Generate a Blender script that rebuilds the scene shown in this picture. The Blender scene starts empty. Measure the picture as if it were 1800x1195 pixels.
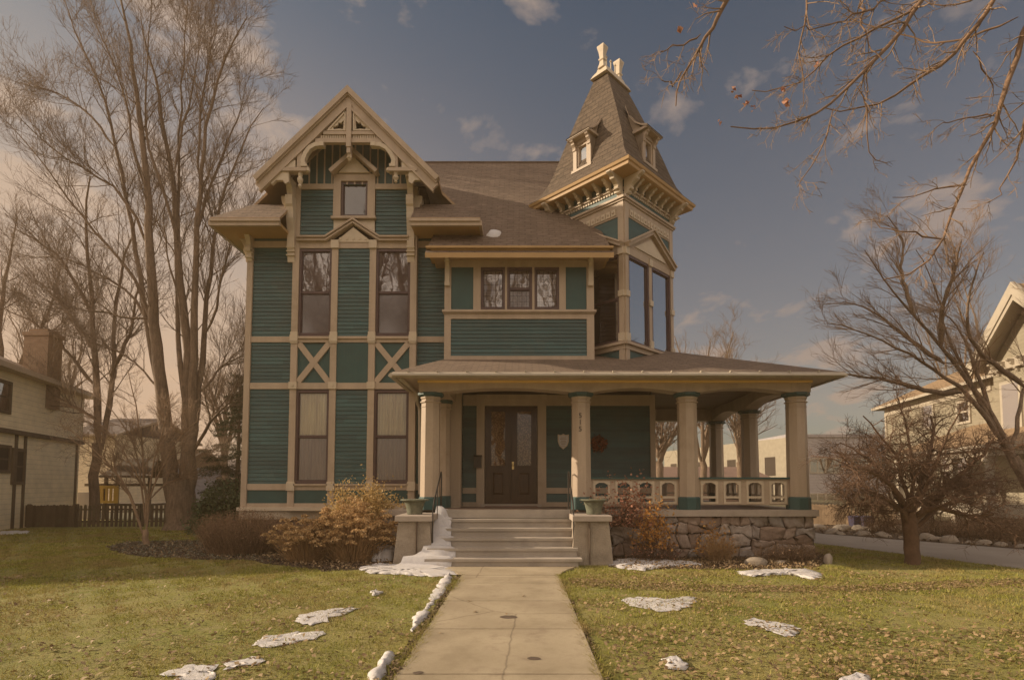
import bpy, bmesh, math, random
import numpy as np
from mathutils import Vector
R = math.radians
rnd = random.Random(7)
nrg = np.random.default_rng(11)
S = bpy.context.scene
COL = S.collection

# ------------------------------------------------------------------ camera
H, FPX, VX, PY, PITCH = 1.7, 950.0, 915.0, 797.0, R(3.2)
cam_d = bpy.data.cameras.new('camera'); cam = bpy.data.objects.new('camera', cam_d); COL.objects.link(cam)
cam.location = (0, 0, H); cam.rotation_euler = (R(90) + PITCH, 0, 0)
cam_d.sensor_width = 36; cam_d.sensor_fit = 'HORIZONTAL'; cam_d.lens = FPX / 1800 * 36
cam_d.shift_x = -(VX - 900) / 1800; cam_d.shift_y = (PY - 597.5) / 1800
cam_d.clip_start = 0.05; cam_d.clip_end = 2000
S.camera = cam

# ------------------------------------------------------------------ light
SUN_EL, SUN_AZ = R(23), R(-83)          # azimuth clockwise from +Y: the sun stands at the left, a little behind the facade
SUN_STR, SKY_STR, EXPO = 4.7, 0.10, 0.46
S.view_settings.view_transform = 'Standard'; S.view_settings.look = 'None'
S.view_settings.exposure = EXPO; S.view_settings.gamma = 1
W = bpy.data.worlds.new('World'); S.world = W; W.use_nodes = True
def world():
    nt = W.node_tree; nt.nodes.clear(); N = nt.nodes; L = nt.links
    out = N.new('ShaderNodeOutputWorld'); bg = N.new('ShaderNodeBackground'); bg.inputs[1].default_value = SKY_STR
    L.new(bg.outputs[0], out.inputs[0])
    sky = N.new('ShaderNodeTexSky'); sky.sky_type = 'NISHITA'; sky.sun_disc = False
    sky.sun_elevation = SUN_EL; sky.sun_rotation = SUN_AZ; sky.altitude = 200; sky.air_density = 1.0; sky.dust_density = 2.0; sky.ozone_density = 2.0
    tc = N.new('ShaderNodeTexCoord'); sep = N.new('ShaderNodeSeparateXYZ'); L.new(tc.outputs['Generated'], sep.inputs[0])
    def m(op, a, b=None, c=None, clamp=False):
        n = N.new('ShaderNodeMath'); n.operation = op; n.use_clamp = clamp
        for i, v in enumerate((a, b, c)):
            if v is None: continue
            if isinstance(v, (int, float)): n.inputs[i].default_value = v
            else: L.new(v, n.inputs[i])
        return n.outputs[0]
    def mix(f, a, b, mode='MIX'):
        n = N.new('ShaderNodeMix'); n.data_type = 'RGBA'; n.blend_type = mode; n.clamp_factor = True
        for i, v in ((0, f), (6, a), (7, b)):
            if isinstance(v, (int, float)): n.inputs[i].default_value = v
            elif isinstance(v, tuple): n.inputs[i].default_value = (*v, 1)
            else: L.new(v, n.inputs[i])
        return n.outputs[2]
    def ramp(v, lo, hi):
        n = N.new('ShaderNodeMapRange'); n.interpolation_type = 'SMOOTHSTEP'
        L.new(v, n.inputs[0]); n.inputs[1].default_value = lo; n.inputs[2].default_value = hi; return n.outputs[0]
    x, y, z = sep.outputs[0], sep.outputs[1], sep.outputs[2]
    # tinted clear sky
    clear = mix(1.0, sky.outputs[0], SKY_TINT, 'MULTIPLY')
    # thin warm haze bank near the horizon, thicker to the left where the sun is
    low = m('SUBTRACT', 1.0, ramp(z, 0.05, 0.85))
    left = ramp(m('MULTIPLY', x, -1.0), -0.25, 0.70)
    hz = m('MULTIPLY', low, m('MULTIPLY_ADD', left, 0.88, 0.22), clamp=True)
    c1 = mix(hz, clear, HAZE_C)
    # clouds: noise over the cloud layer seen in perspective
    zz = m('MAXIMUM', z, 0.0)
    d = m('ADD', zz, 0.22)
    cx = m('DIVIDE', x, d); cy = m('DIVIDE', y, d)
    comb = N.new('ShaderNodeCombineXYZ'); L.new(cx, comb.inputs[0]); L.new(cy, comb.inputs[1]); L.new(m('MULTIPLY', z, 1.5), comb.inputs[2])
    mp = N.new('ShaderNodeMapping'); L.new(comb.outputs[0], mp.inputs[0]); mp.inputs['Location'].default_value = CLOUD_OFF; mp.inputs['Scale'].default_value = (1.15, 1.0, 1.0)
    nz = N.new('ShaderNodeTexNoise'); L.new(mp.outputs[0], nz.inputs['Vector']); nz.inputs['Scale'].default_value = 4.0; nz.inputs['Detail'].default_value = 7; nz.inputs['Roughness'].default_value = 0.55; nz.inputs['Distortion'].default_value = 0.25
    back = ramp(m('MULTIPLY', y, -1.0), -0.25, 0.35)
    thr = m('MULTIPLY_ADD', left, -0.085, 0.56)
    thr = m('MULTIPLY_ADD', back, -0.2, thr)
    cf = m('DIVIDE', m('SUBTRACT', nz.outputs[0], thr), 0.10, clamp=True)
    cf = m('MULTIPLY', cf, 0.72)
    ccol = mix(left, CLOUD_R, CLOUD_L)
    ccol = mix(back, ccol, CLOUD_FILL)  # unseen clouds behind the viewer, brightened to light the shaded facade
    cf = m('MULTIPLY', cf, m('MAXIMUM', m('SUBTRACT', 1.0, back), ramp(z, 0.02, 0.40)))
    c2 = mix(cf, c1, ccol)
    L.new(c2, bg.inputs[0])
SKY_TINT = (0.25, 0.42, 0.43); HAZE_C = (4.9, 3.5, 2.45); CLOUD_R = (2.7, 2.15, 1.85); CLOUD_L = (4.6, 3.4, 2.5); CLOUD_FILL = (12.6, 10.2, 8.0); CLOUD_OFF = (8.2, 8.2, 12.1)
world()
sun_d = bpy.data.lights.new('sun', 'SUN'); sun_d.energy = SUN_STR; sun_d.angle = R(0.6); sun_d.color = (1.0, 0.80, 0.56)
sun = bpy.data.objects.new('sun', sun_d); COL.objects.link(sun)
sd = Vector((math.sin(SUN_AZ) * math.cos(SUN_EL), math.cos(SUN_AZ) * math.cos(SUN_EL), math.sin(SUN_EL)))
sun.rotation_euler = sd.to_track_quat('Z', 'Y').to_euler(); sun.location = (-20, 5, 20)

# ------------------------------------------------------------------ helpers
def ray(px, py):
    r = (px - VX) / FPX; u = (PY - py) / FPX
    return Vector((r, math.cos(PITCH) - u * math.sin(PITCH), math.sin(PITCH) + u * math.cos(PITCH)))
def P(px, py, Y):
    d = ray(px, py); t = Y / d.y
    return Vector((d.x * t, Y, H + d.z * t))
def G(px, py, z=0.0):
    d = ray(px, py); t = (z - H) / d.z
    return Vector((d.x * t, d.y * t, z))
class Frame:
    def __init__(s, o, U, N): s.o = Vector(o); s.U = Vector(U).normalized(); s.N = Vector(N).normalized()
    def p(s, u, v, w=0.0): return s.o + s.U * u + Vector((0, 0, v)) + s.N * w
    def q(s, px, py, w=0.0):
        d = ray(px, py); c = Vector((0, 0, H)); o = s.o + s.N * w
        t = (o - c).dot(s.N) / d.dot(s.N); h = c + d * t
        return ((h - s.o).dot(s.U), h.z)
    def qs(s, pts, w=0.0): return [s.q(a, b, w) for a, b in pts]
    def off(s, w): return Frame(s.o + s.N * w, s.U, s.N)
def FY(Y): return Frame((0, Y, 0), (1, 0, 0), (0, -1, 0))

def empty(name, loc, label=None, cat=None, group=None, kind=None):
    o = bpy.data.objects.new(name, None); COL.objects.link(o); o.location = loc; o.empty_display_size = .3
    tag(o, label, cat, group, kind); return o
def tag(o, label=None, cat=None, group=None, kind=None):
    if label: o['label'] = label
    if cat: o['category'] = cat
    if group: o['group'] = group
    if kind: o['kind'] = kind
    return o
def wloc(o):
    v = Vector((0, 0, 0))
    while o is not None: v += Vector(o.location); o = o.parent
    return v
def link_mesh(name, me, m, parent=None, loc=None):
    o = bpy.data.objects.new(name, me); COL.objects.link(o)
    if m is not None:
        for k in (m if isinstance(m, (list, tuple)) else [m]): me.materials.append(k)
    if parent is not None: o.parent = parent
    if loc is not None: o.location = loc
    return o

class MB:
    def __init__(s): s.v = []; s.f = []; s.mi = []
    def face(s, pts, mi=0):
        n = len(s.v); s.v += [tuple(p) for p in pts]; s.f.append(tuple(range(n, n + len(pts)))); s.mi.append(mi)
    def hexa(s, c, mi=0):      # c: 8 corners, bottom ring then top ring
        n = len(s.v); s.v += [tuple(p) for p in c]
        for q in ((3, 2, 1, 0), (4, 5, 6, 7), (0, 1, 5, 4), (1, 2, 6, 5), (2, 3, 7, 6), (3, 0, 4, 7)):
            s.f.append(tuple(n + i for i in q)); s.mi.append(mi)
    def box(s, F, u0, u1, v0, v1, w0, w1, mi=0):
        if u0 > u1: u0, u1 = u1, u0
        if v0 > v1: v0, v1 = v1, v0
        p = F.p
        s.hexa([p(u0, v0, w1), p(u1, v0, w1), p(u1, v0, w0), p(u0, v0, w0), p(u0, v1, w1), p(u1, v1, w1), p(u1, v1, w0), p(u0, v1, w0)], mi)
    def wbox(s, x0, x1, y0, y1, z0, z1, mi=0):
        s.hexa([(x0, y0, z0), (x1, y0, z0), (x1, y1, z0), (x0, y1, z0), (x0, y0, z1), (x1, y0, z1), (x1, y1, z1), (x0, y1, z1)], mi)
    def loft(s, rings, cap0=True, cap1=True, mi=0, closed=True):
        n = len(rings[0]); b = len(s.v)
        for r in rings: s.v += [tuple(p) for p in r]
        for k in range(len(rings) - 1):
            for i in range(n if closed else n - 1):
                j = (i + 1) % n
                s.f.append((b + k * n + i, b + k * n + j, b + (k + 1) * n + j, b + (k + 1) * n + i)); s.mi.append(mi)
        if cap0: s.f.append(tuple(b + i for i in reversed(range(n)))); s.mi.append(mi)
        if cap1: s.f.append(tuple(b + (len(rings) - 1) * n + i for i in range(n))); s.mi.append(mi)
    def prism(s, F, pts, w0, w1, mi=0):
        a = sum(pts[i][0] * pts[(i + 1) % len(pts)][1] - pts[(i + 1) % len(pts)][0] * pts[i][1] for i in range(len(pts)))
        if a < 0: pts = pts[::-1]
        s.loft([[F.p(u, v, w0) for u, v in pts], [F.p(u, v, w1) for u, v in pts]], mi=mi)
    def bar(s, F, a, b, wd, w0, w1, mi=0):
        a = Vector(a); b = Vector(b); d = (b - a).normalized(); n = Vector((-d.y, d.x)) * wd / 2
        s.prism(F, [tuple(a - n), tuple(b - n), tuple(b + n), tuple(a + n)], w0, w1, mi)
    def strip(s, F, pts, wd, w0, w1, mi=0):   # mitred polyline board
        pts = [Vector(p) for p in pts]; A = []; B = []
        for i, p in enumerate(pts):
            d0 = (pts[i] - pts[i - 1]).normalized() if i > 0 else None
            d1 = (pts[i + 1] - pts[i]).normalized() if i < len(pts) - 1 else None
            d = (d0 + d1).normalized() if d0 and d1 else (d0 or d1)
            n = Vector((-d.y, d.x)); k = 1 / max(.3, n.dot(Vector((-(d1 or d0).y, (d1 or d0).x))))
            A.append(p + n * wd / 2 * k); B.append(p - n * wd / 2 * k)
        b0 = len(s.v); n = len(pts)
        for i in range(n):
            for (q, w) in ((B[i], w1), (A[i], w1), (A[i], w0), (B[i], w0)): s.v.append(tuple(F.p(q.x, q.y, w)))
        for i in range(n - 1):
            for k in range(4):
                j = (k + 1) % 4
                s.f.append((b0 + i * 4 + k, b0 + (i + 1) * 4 + k, b0 + (i + 1) * 4 + j, b0 + i * 4 + j)); s.mi.append(mi)
        s.f.append((b0, b0 + 1, b0 + 2, b0 + 3)); s.mi.append(mi)
        e = b0 + (n - 1) * 4; s.f.append((e + 3, e + 2, e + 1, e)); s.mi.append(mi)
    def siding(s, F, u0, u1, v0, v1, pitch=.105, t=.02, w=0.0, mi=0):
        n = max(1, round((v1 - v0) / pitch)); h = (v1 - v0) / n; U0, U1 = u0, u1; segs = []
        for i in range(n):
            c = [U0, U1] if abs(U1 - U0) < .9 or rnd.random() < .3 else [U0, U0 + (U1 - U0) * rnd.uniform(.2, .8), U1]
            segs += [(i, c[k], c[k + 1]) for k in range(len(c) - 1)]
        for i, u0, u1 in segs:
            a = v0 + i * h; b = a + h; j = rnd.uniform(-.0028, .0028)
            s.face([F.p(u0, a, w + t + j), F.p(u1, a, w + t - j), F.p(u1, b, w + .003), F.p(u0, b, w + .003)], mi)
            s.face([F.p(u0, a, w), F.p(u1, a, w), F.p(u1, a, w + t - j), F.p(u0, a, w + t + j)], mi)
    def tube(s, pts, rad, n=8, mi=0, cap=True):
        pts = [Vector(p) for p in pts]; rings = []
        if isinstance(rad, (int, float)): rad = [rad] * len(pts)
        for i, p in enumerate(pts):
            d = (pts[min(i + 1, len(pts) - 1)] - pts[max(i - 1, 0)]).normalized()
            ref = Vector((0, 0, 1)) if abs(d.z) < .9 else Vector((1, 0, 0))
            a = d.cross(ref).normalized(); b = d.cross(a).normalized()
            rings.append([p + (a * math.cos(2 * math.pi * k / n) + b * math.sin(2 * math.pi * k / n)) * rad[i] for k in range(n)])
        s.loft(rings, cap, cap, mi)
    def lathe(s, c, prof, n=24, mi=0, ph=0.0, sx=1.0):
        c = Vector(c)
        s.loft([[c + Vector((r * math.cos(ph + 2 * math.pi * k / n) * sx, r * math.sin(ph + 2 * math.pi * k / n), z)) for k in range(n)] for r, z in prof], mi=mi)
    def mesh(s, name, org=Vector((0, 0, 0)), smooth=False):
        me = bpy.data.meshes.new(name); o = Vector(org)
        me.from_pydata([(a - o.x, b - o.y, c - o.z) for a, b, c in s.v], [], s.f)
        for p, k in zip(me.polygons, s.mi): p.material_index = k; p.use_smooth = smooth
        me.update(); auto_uv(me); return me
    def parts(s):
        me = bpy.data.meshes.new('tmp'); n = len(s.v); par = list(range(n))
        def find(a):
            while par[a] != a: par[a] = par[par[a]]; a = par[a]
            return a
        for f in s.f:
            r = find(f[0])
            for k in f[1:]: par[find(k)] = r
        comp = {}
        for i, f in enumerate(s.f): comp.setdefault(find(f[0]), []).append(i)
        fs = list(comp.values()); V = np.array(s.v); bb = []
        for L in fs:
            ix = sorted({k for i in L for k in s.f[i]}); q = V[ix]; bb.append(np.r_[q.min(0) - .012, q.max(0) + .012])
        bb = np.array(bb); g = list(range(len(fs)))
        def fg(a):
            while g[a] != a: g[a] = g[g[a]]; a = g[a]
            return a
        for i in range(len(fs)):
            hit = np.where(((bb[:, :3] <= bb[i, 3:]) & (bb[:, 3:] >= bb[i, :3])).all(1))[0]
            for j in hit:
                if fg(j) != fg(i): g[fg(j)] = fg(i)
        cl = {}
        for i in range(len(fs)): cl.setdefault(fg(i), []).extend(fs[i])
        out = []
        for L in cl.values():
            m_ = MB(); mp = {}
            for i in L:
                for k in s.f[i]:
                    if k not in mp: mp[k] = len(m_.v); m_.v.append(s.v[k])
                m_.f.append(tuple(mp[k] for k in s.f[i])); m_.mi.append(s.mi[i])
            out.append(m_)
        bpy.data.meshes.remove(me); return out
    def build(s, name, m, parent=None, smooth=False, **kw):
        if parent is not None and name in ('siding', 'panel', 'fascia', 'soffit', 'bracket', 'frieze', 'eave', 'trim', 'water_table', 'coping', 'door_casing', 'dormer_roof', 'dormer', 'carved_block', 'carved_ornament'):
            ps = s.parts()
            if 1 < len(ps) <= 45:
                for q in ps: ob = link_mesh(name, q.mesh(name, wloc(parent), smooth), m, parent)
                return ob
        if parent is None:
            vs = np.array(s.v); o = Vector(((vs[:, 0].min() + vs[:, 0].max()) / 2, (vs[:, 1].min() + vs[:, 1].max()) / 2, vs[:, 2].min()))
            ob = link_mesh(name, s.mesh(name, o, smooth), m, None, o)
        else:
            ob = link_mesh(name, s.mesh(name, wloc(parent), smooth), m, parent)
        return tag(ob, **kw)
def auto_uv(me):
    uv = me.uv_layers.new(name='UVMap'); d = np.zeros((len(me.loops), 2), np.float32)
    for p in me.polygons:
        n = p.normal
        if abs(n.z) > .98: U = Vector((1, 0, 0)); V = Vector((0, 1, 0))
        else: U = Vector((0, 0, 1)).cross(n).normalized(); V = n.cross(U)
        for li in p.loop_indices:
            co = me.vertices[me.loops[li].vertex_index].co; d[li] = (co.dot(U), co.dot(V))
    uv.data.foreach_set('uv', d.ravel())
def np_mesh(name, verts, faces, smooth=False):   # verts (n,3), faces (m,k)
    me = bpy.data.meshes.new(name); k = faces.shape[1]; m = faces.shape[0]
    me.vertices.add(len(verts)); me.vertices.foreach_set('co', verts.astype(np.float32).ravel())
    me.loops.add(m * k); me.loops.foreach_set('vertex_index', faces.astype(np.int32).ravel())
    me.polygons.add(m); me.polygons.foreach_set('loop_start', np.arange(0, m * k, k, dtype=np.int32))
    me.polygons.foreach_set('loop_total', np.full(m, k, np.int32))
    if smooth: me.polygons.foreach_set('use_smooth', np.ones(m, bool))
    me.update(calc_edges=True); return me

# ------------------------------------------------------------------ materials
def nodes(name):
    m = bpy.data.materials.new(name); m.use_nodes = True; nt = m.node_tree; nt.nodes.clear()
    out = nt.nodes.new('ShaderNodeOutputMaterial'); b = nt.nodes.new('ShaderNodeBsdfPrincipled'); nt.links.new(b.outputs[0], out.inputs[0])
    return m, nt, b, out
def mk(nt, typ, **kw):
    n = nt.nodes.new(typ)
    for k, v in kw.items():
        if k in n.inputs: n.inputs[k].default_value = v
        else: setattr(n, k, v)
    return n
def mixc(nt, f, a, b, mode='MIX'):
    n = nt.nodes.new('ShaderNodeMix'); n.data_type = 'RGBA'; n.blend_type = mode
    for i, v in ((0, f), (6, a), (7, b)):
        if isinstance(v, (int, float)): n.inputs[i].default_value = v
        elif isinstance(v, (tuple, list)): n.inputs[i].default_value = (*v[:3], 1)
        else: nt.links.new(v, n.inputs[i])
    return n.outputs[2]
def rmp(nt, v, lo, hi, a=0.0, b=1.0):
    n = nt.nodes.new('ShaderNodeMapRange'); nt.links.new(v, n.inputs[0])
    for i, q in enumerate((lo, hi, a, b)): n.inputs[i + 1].default_value = q
    return n.outputs[0]
def noise(nt, coord, scale, detail=4, rough=.55, stretch=None):
    if stretch:
        mp = nt.nodes.new('ShaderNodeMapping'); nt.links.new(coord, mp.inputs[0]); mp.inputs['Scale'].default_value = stretch; coord = mp.outputs[0]
    n = nt.nodes.new('ShaderNodeTexNoise'); nt.links.new(coord, n.inputs['Vector']); n.inputs['Scale'].default_value = scale; n.inputs['Detail'].default_value = detail; n.inputs['Roughness'].default_value = rough
    return n.outputs[0]
def bump(nt, b, h, strength=.3, dist=.01):
    n = nt.nodes.new('ShaderNodeBump'); n.inputs['Strength'].default_value = strength; n.inputs['Distance'].default_value = dist
    nt.links.new(h, n.inputs['Height']); nt.links.new(n.outputs[0], b.inputs['Normal']); return n
def scl(c, k): return tuple(min(1, x * k) for x in c)
def basic(name, c, rough=.6, var=.18, scale=3.0, bmp=.15, fine=40, dirt=None, stretch=None, metal=0.0, bd=.004, island=0.0):
    m, nt, b, out = nodes(name); tc = mk(nt, 'ShaderNodeTexCoord').outputs['Object']
    n1 = noise(nt, tc, scale, 6, .6, stretch); n2 = noise(nt, tc, fine, 4, .6)
    col = mixc(nt, rmp(nt, n1, .3, .7), scl(c, 1 - var), scl(c, 1 + var))
    col = mixc(nt, rmp(nt, n2, .3, .7, 0, .35), col, scl(c, 1 - var * 1.6))
    if dirt: col = mixc(nt, rmp(nt, noise(nt, tc, scale * .5, 8, .7), .52, .75, 0, .7), col, dirt)
    if island:
        g = mk(nt, 'ShaderNodeNewGeometry'); hs = mk(nt, 'ShaderNodeHueSaturation'); nt.links.new(col, hs.inputs['Color'])
        nt.links.new(rmp(nt, g.outputs['Random Per Island'], 0, 1, 1 - island, 1 + island), hs.inputs['Value']); col = hs.outputs[0]
    nt.links.new(col, b.inputs['Base Color']); b.inputs['Roughness'].default_value = rough; b.inputs['Metallic'].default_value = metal
    if bmp: bump(nt, b, n2, bmp, bd)
    return m
M = {}
M['beige'] = basic('beige_paint', (.44, .345, .262), .55, .12, 2.2, .2, 30, dirt=(.27, .20, .13), stretch=(2, 2, .35))
M['cream'] = basic('cream_paint', (.56, .47, .36), .55, .10, 3, .12, 30, dirt=(.45, .34, .24))
M['ochre'] = basic('ochre_paint', (.43, .27, .115), .5, .10, 2, .10, 30, dirt=(.28, .18, .08))
M['ochre_lit'] = basic('lit_ochre_paint', (.82, .55, .20), .5, .10, 2, .10, 30)  # ochre paint lightened to make up for the shade under the porch eave
M['soffit'] = basic('soffit_paint', (.36, .24, .14), .6, .12, 3, .12, 30)
M['green'] = basic('green_paint', (.029, .086, .092), .5, .25, 2.0, .25, 25, dirt=(.068, .092, .082), stretch=(.5, .5, 2.5), island=.2)
M['green2'] = basic('green_flat_paint', (.022, .076, .078), .5, .14, 2.5, .12, 30)
M['sage'] = basic('sage_paint', (.22, .26, .19), .55, .1, 2, .1, 30)
M['sash'] = basic('plum_sash_paint', (.085, .050, .052), .4, .15, 5, .1, 40)
M['dark'] = basic('dark_interior', (.022, .014, .010), .8, .2, 3, 0)
M['iron'] = basic('black_iron', (.03, .025, .022), .45, .2, 8, .2, 50)
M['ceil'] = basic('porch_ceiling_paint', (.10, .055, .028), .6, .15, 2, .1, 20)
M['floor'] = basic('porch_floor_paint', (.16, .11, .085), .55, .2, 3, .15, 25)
M['concrete'] = basic('concrete', (.42, .37, .32), .85, .24, 2.0, .5, 60, dirt=(.25, .205, .16))
M['pierstone'] = basic('rough_cast_concrete', (.37, .31, .25), .9, .28, 3.5, 1.0, 34, dirt=(.19, .155, .12), bd=.02)
M['slab'] = basic('stone_slab', (.42, .355, .305), .8, .15, 3.0, .4, 50, dirt=(.2, .16, .13))
M['snow'] = basic('snow', (.60, .58, .59), .85, .10, 9, .4, 30, bd=.02, dirt=(.46, .40, .34))
M['urn'] = basic('weathered_green_stone', (.15, .16, .115), .8, .3, 9, .5, 50, dirt=(.28, .24, .17))
M['rock'] = basic('rock', (.30, .25, .20), .85, .25, 5, .7, 25, bd=.015)
M['bark'] = basic('bark', (.21, .145, .10), .9, .4, 3, 1.0, 14, bd=.04, stretch=(5, 5, .6), dirt=(.10, .07, .05))
M['bark_d'] = basic('dark_bark', (.14, .08, .05), .9, .3, 6, .8, 18, bd=.015)
M['bark_m'] = basic('mid_bark', (.23, .14, .085), .85, .3, 6, .6, 18, bd=.01)
M['bark_l'] = basic('light_bark', (.30, .20, .13), .85, .25, 6, .5, 18, bd=.01)
M['fence_d'] = basic('weathered_fence', (.105, .075, .048), .85, .3, 4, .4, 20, stretch=(1, 1, .3), dirt=(.13, .12, .07), island=.25)
M['fence_l'] = basic('cedar_fence', (.38, .27, .17), .85, .25, 4, .4, 20, island=.2)
M['mulch'] = basic('mulch_soil', (.085, .055, .035), .95, .5, 6, 1.0, 30, bd=.04, dirt=(.17, .115, .065))
M['drive'] = basic('driveway_asphalt', (.30, .265, .235), .9, .15, 1.2, .4, 60, dirt=(.22, .19, .165))
M['yellow'] = basic('yellow_plastic', (.60, .38, .07), .45, .08, 3, .05)
M['white'] = basic('white_paint', (.42, .37, .30), .55, .08, 3, .1)
M['grey'] = basic('grey_siding', (.30, .27, .27), .7, .1, 1, .1)
M['blue'] = basic('blue_plastic', (.055, .05, .09), .4, .1, 4, .05)
M['redroof'] = basic('red_brown_roofing', (.19, .12, .095), .85, .2, 2, .3)
M['wreath'] = basic('orange_dried_leaves', (.20, .05, .018), .8, .3, 12, .2, island=.4)
M['brass'] = basic('brass', (.7, .52, .25), .25, .1, 5, 0, metal=1.0)
M['ground'] = basic('far_ground', (.10, .09, .045), .95, .3, .5, .3, 8)
def leafmat(name, cols, rough=.75, trans=.15):
    m, nt, b, out = nodes(name); g = mk(nt, 'ShaderNodeNewGeometry'); cr = mk(nt, 'ShaderNodeValToRGB'); nt.links.new(g.outputs['Random Per Island'], cr.inputs[0])
    e = cr.color_ramp.elements
    for i, c in enumerate(cols):
        t = i / (len(cols) - 1)
        if i == 0: e[0].position = 0; e[0].color = (*c, 1)
        elif i == len(cols) - 1: e[-1].position = 1; e[-1].color = (*c, 1)
        else: k = e.new(t); k.color = (*c, 1)
    nt.links.new(cr.outputs[0], b.inputs['Base Color']); b.inputs['Roughness'].default_value = rough
    tl = mk(nt, 'ShaderNodeBsdfTranslucent'); nt.links.new(cr.outputs[0], tl.inputs[0]); mx = mk(nt, 'ShaderNodeMixShader'); mx.inputs[0].default_value = trans
    nt.links.new(b.outputs[0], mx.inputs[1]); nt.links.new(tl.outputs[0], mx.inputs[2]); nt.links.new(mx.outputs[0], out.inputs[0]); return m
M['gcover0'] = leafmat('grass_blades', [(.24, .27, .03), (.36, .35, .06), (.44, .40, .10), (.55, .46, .20), (.29, .31, .04)], .8, .25)
M['litter'] = leafmat('dead_leaves', [(.20, .125, .06), (.30, .205, .105), (.42, .31, .18), (.25, .165, .08), (.34, .24, .13)], .7, .1)
M['chips'] = leafmat('bark_chips', [(.06, .04, .025), (.13, .085, .05), (.22, .16, .10), (.10, .065, .04)], .9, 0)
M['barberry'] = leafmat('barberry_twigs', [(.21, .13, .08), (.34, .22, .13), (.15, .095, .06)], .8, .1)
M['hyd'] = leafmat('hydrangea_florets', [(.50, .33, .16), (.68, .47, .24), (.38, .23, .10), (.74, .56, .33)], .8, .25)
M['hydstem'] = basic('hydrangea_stems', (.40, .25, .12), .8, .25, 6, .2)
M['yleaf'] = leafmat('yellow_green_leaves', [(.50, .33, .13), (.36, .25, .09), (.64, .45, .20), (.28, .20, .08)], .7, .3)
M['mapleleaf'] = leafmat('red_brown_leaves', [(.44, .20, .12), (.30, .12, .08), (.58, .32, .21), (.22, .10, .07)], .7, .25)
M['oleaf'] = leafmat('orange_leaves', [(.55, .27, .06), (.42, .19, .05), (.62, .36, .11), (.30, .15, .05)], .7, .3)
M['needle'] = leafmat('conifer_needles', [(.035, .05, .025), (.06, .075, .03), (.09, .10, .045)], .8, .1)
M['evleaf'] = leafmat('evergreen_leaves', [(.05, .08, .03), (.09, .12, .045), (.14, .16, .08)], .6, .15)
M['gcover'] = leafmat('groundcover_leaves', [(.16, .17, .12), (.24, .22, .17), (.10, .11, .06), (.30, .26, .20)], .8, .1)

def shingles(name, c1, c2, row=.14, wid=.32):
    m, nt, b, out = nodes(name); uv = mk(nt, 'ShaderNodeTexCoord').outputs['UV']
    br = mk(nt, 'ShaderNodeTexBrick'); nt.links.new(uv, br.inputs['Vector']); br.offset = .5
    for k, v in (('Color1', (*c1, 1)), ('Color2', (*c2, 1)), ('Mortar', (*scl(c1, .45), 1)), ('Scale', 1.0), ('Mortar Size', .012), ('Bias', 0.0), ('Brick Width', wid), ('Row Height', row), ('Mortar Smooth', .3)): br.inputs[k].default_value = v
    n = noise(nt, uv, 1.3, 6, .65); n2 = noise(nt, uv, 1, 4, .65, (3.5, 26, 1))
    col = mixc(nt, rmp(nt, n, .3, .7, 0, .55), br.outputs[0], scl(c2, 1.25)); col = mixc(nt, rmp(nt, n2, .4, .6, 0, .75), col, scl(c1, .5))
    nt.links.new(col, b.inputs['Base Color']); b.inputs['Roughness'].default_value = .9
    # each course steps down at its lower edge
    sp = mk(nt, 'ShaderNodeSeparateXYZ'); nt.links.new(uv, sp.inputs[0])
    mm = mk(nt, 'ShaderNodeMath', operation='DIVIDE'); nt.links.new(sp.outputs[1], mm.inputs[0]); mm.inputs[1].default_value = row
    fr = mk(nt, 'ShaderNodeMath', operation='FRACT'); nt.links.new(mm.outputs[0], fr.inputs[0])
    ad = mk(nt, 'ShaderNodeMath', operation='MULTIPLY_ADD'); nt.links.new(fr.outputs[0], ad.inputs[0]); ad.inputs[1].default_value = -1; nt.links.new(br.outputs[1], ad.inputs[2])
    ad.inputs[1].default_value = -.8
    bump(nt, b, ad.outputs[0], .9, .02); return m
M['shingle'] = shingles('brown_shingles', (.165, .115, .082), (.215, .155, .115))
M['shingle_t'] = shingles('tower_shingles', (.09, .064, .045), (.13, .094, .066), .16, .26)
M['shingle_n'] = shingles('tan_shingles', (.32, .21, .12), (.38, .26, .15))
M['shingle_g'] = shingles('grey_shingles', (.13, .10, .095), (.18, .145, .13))
def brickm(name, c1, c2, mort):
    m, nt, b, out = nodes(name); uv = mk(nt, 'ShaderNodeTexCoord').outputs['UV']
    br = mk(nt, 'ShaderNodeTexBrick'); nt.links.new(uv, br.inputs['Vector'])
    for k, v in (('Color1', (*c1, 1)), ('Color2', (*c2, 1)), ('Mortar', (*mort, 1)), ('Scale', 1.0), ('Mortar Size', .008), ('Brick Width', .22), ('Row Height', .075)): br.inputs[k].default_value = v
    n = noise(nt, uv, 6, 5, .6); col = mixc(nt, rmp(nt, n, .35, .7, 0, .5), br.outputs[0], scl(c1, .7)); nt.links.new(col, b.inputs['Base Color']); b.inputs['Roughness'].default_value = .85
    bump(nt, b, br.outputs[1], -.5, .01); return m
M['brick'] = brickm('chimney_brick', (.30, .19, .12), (.38, .25, .16), (.30, .25, .2))
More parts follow.
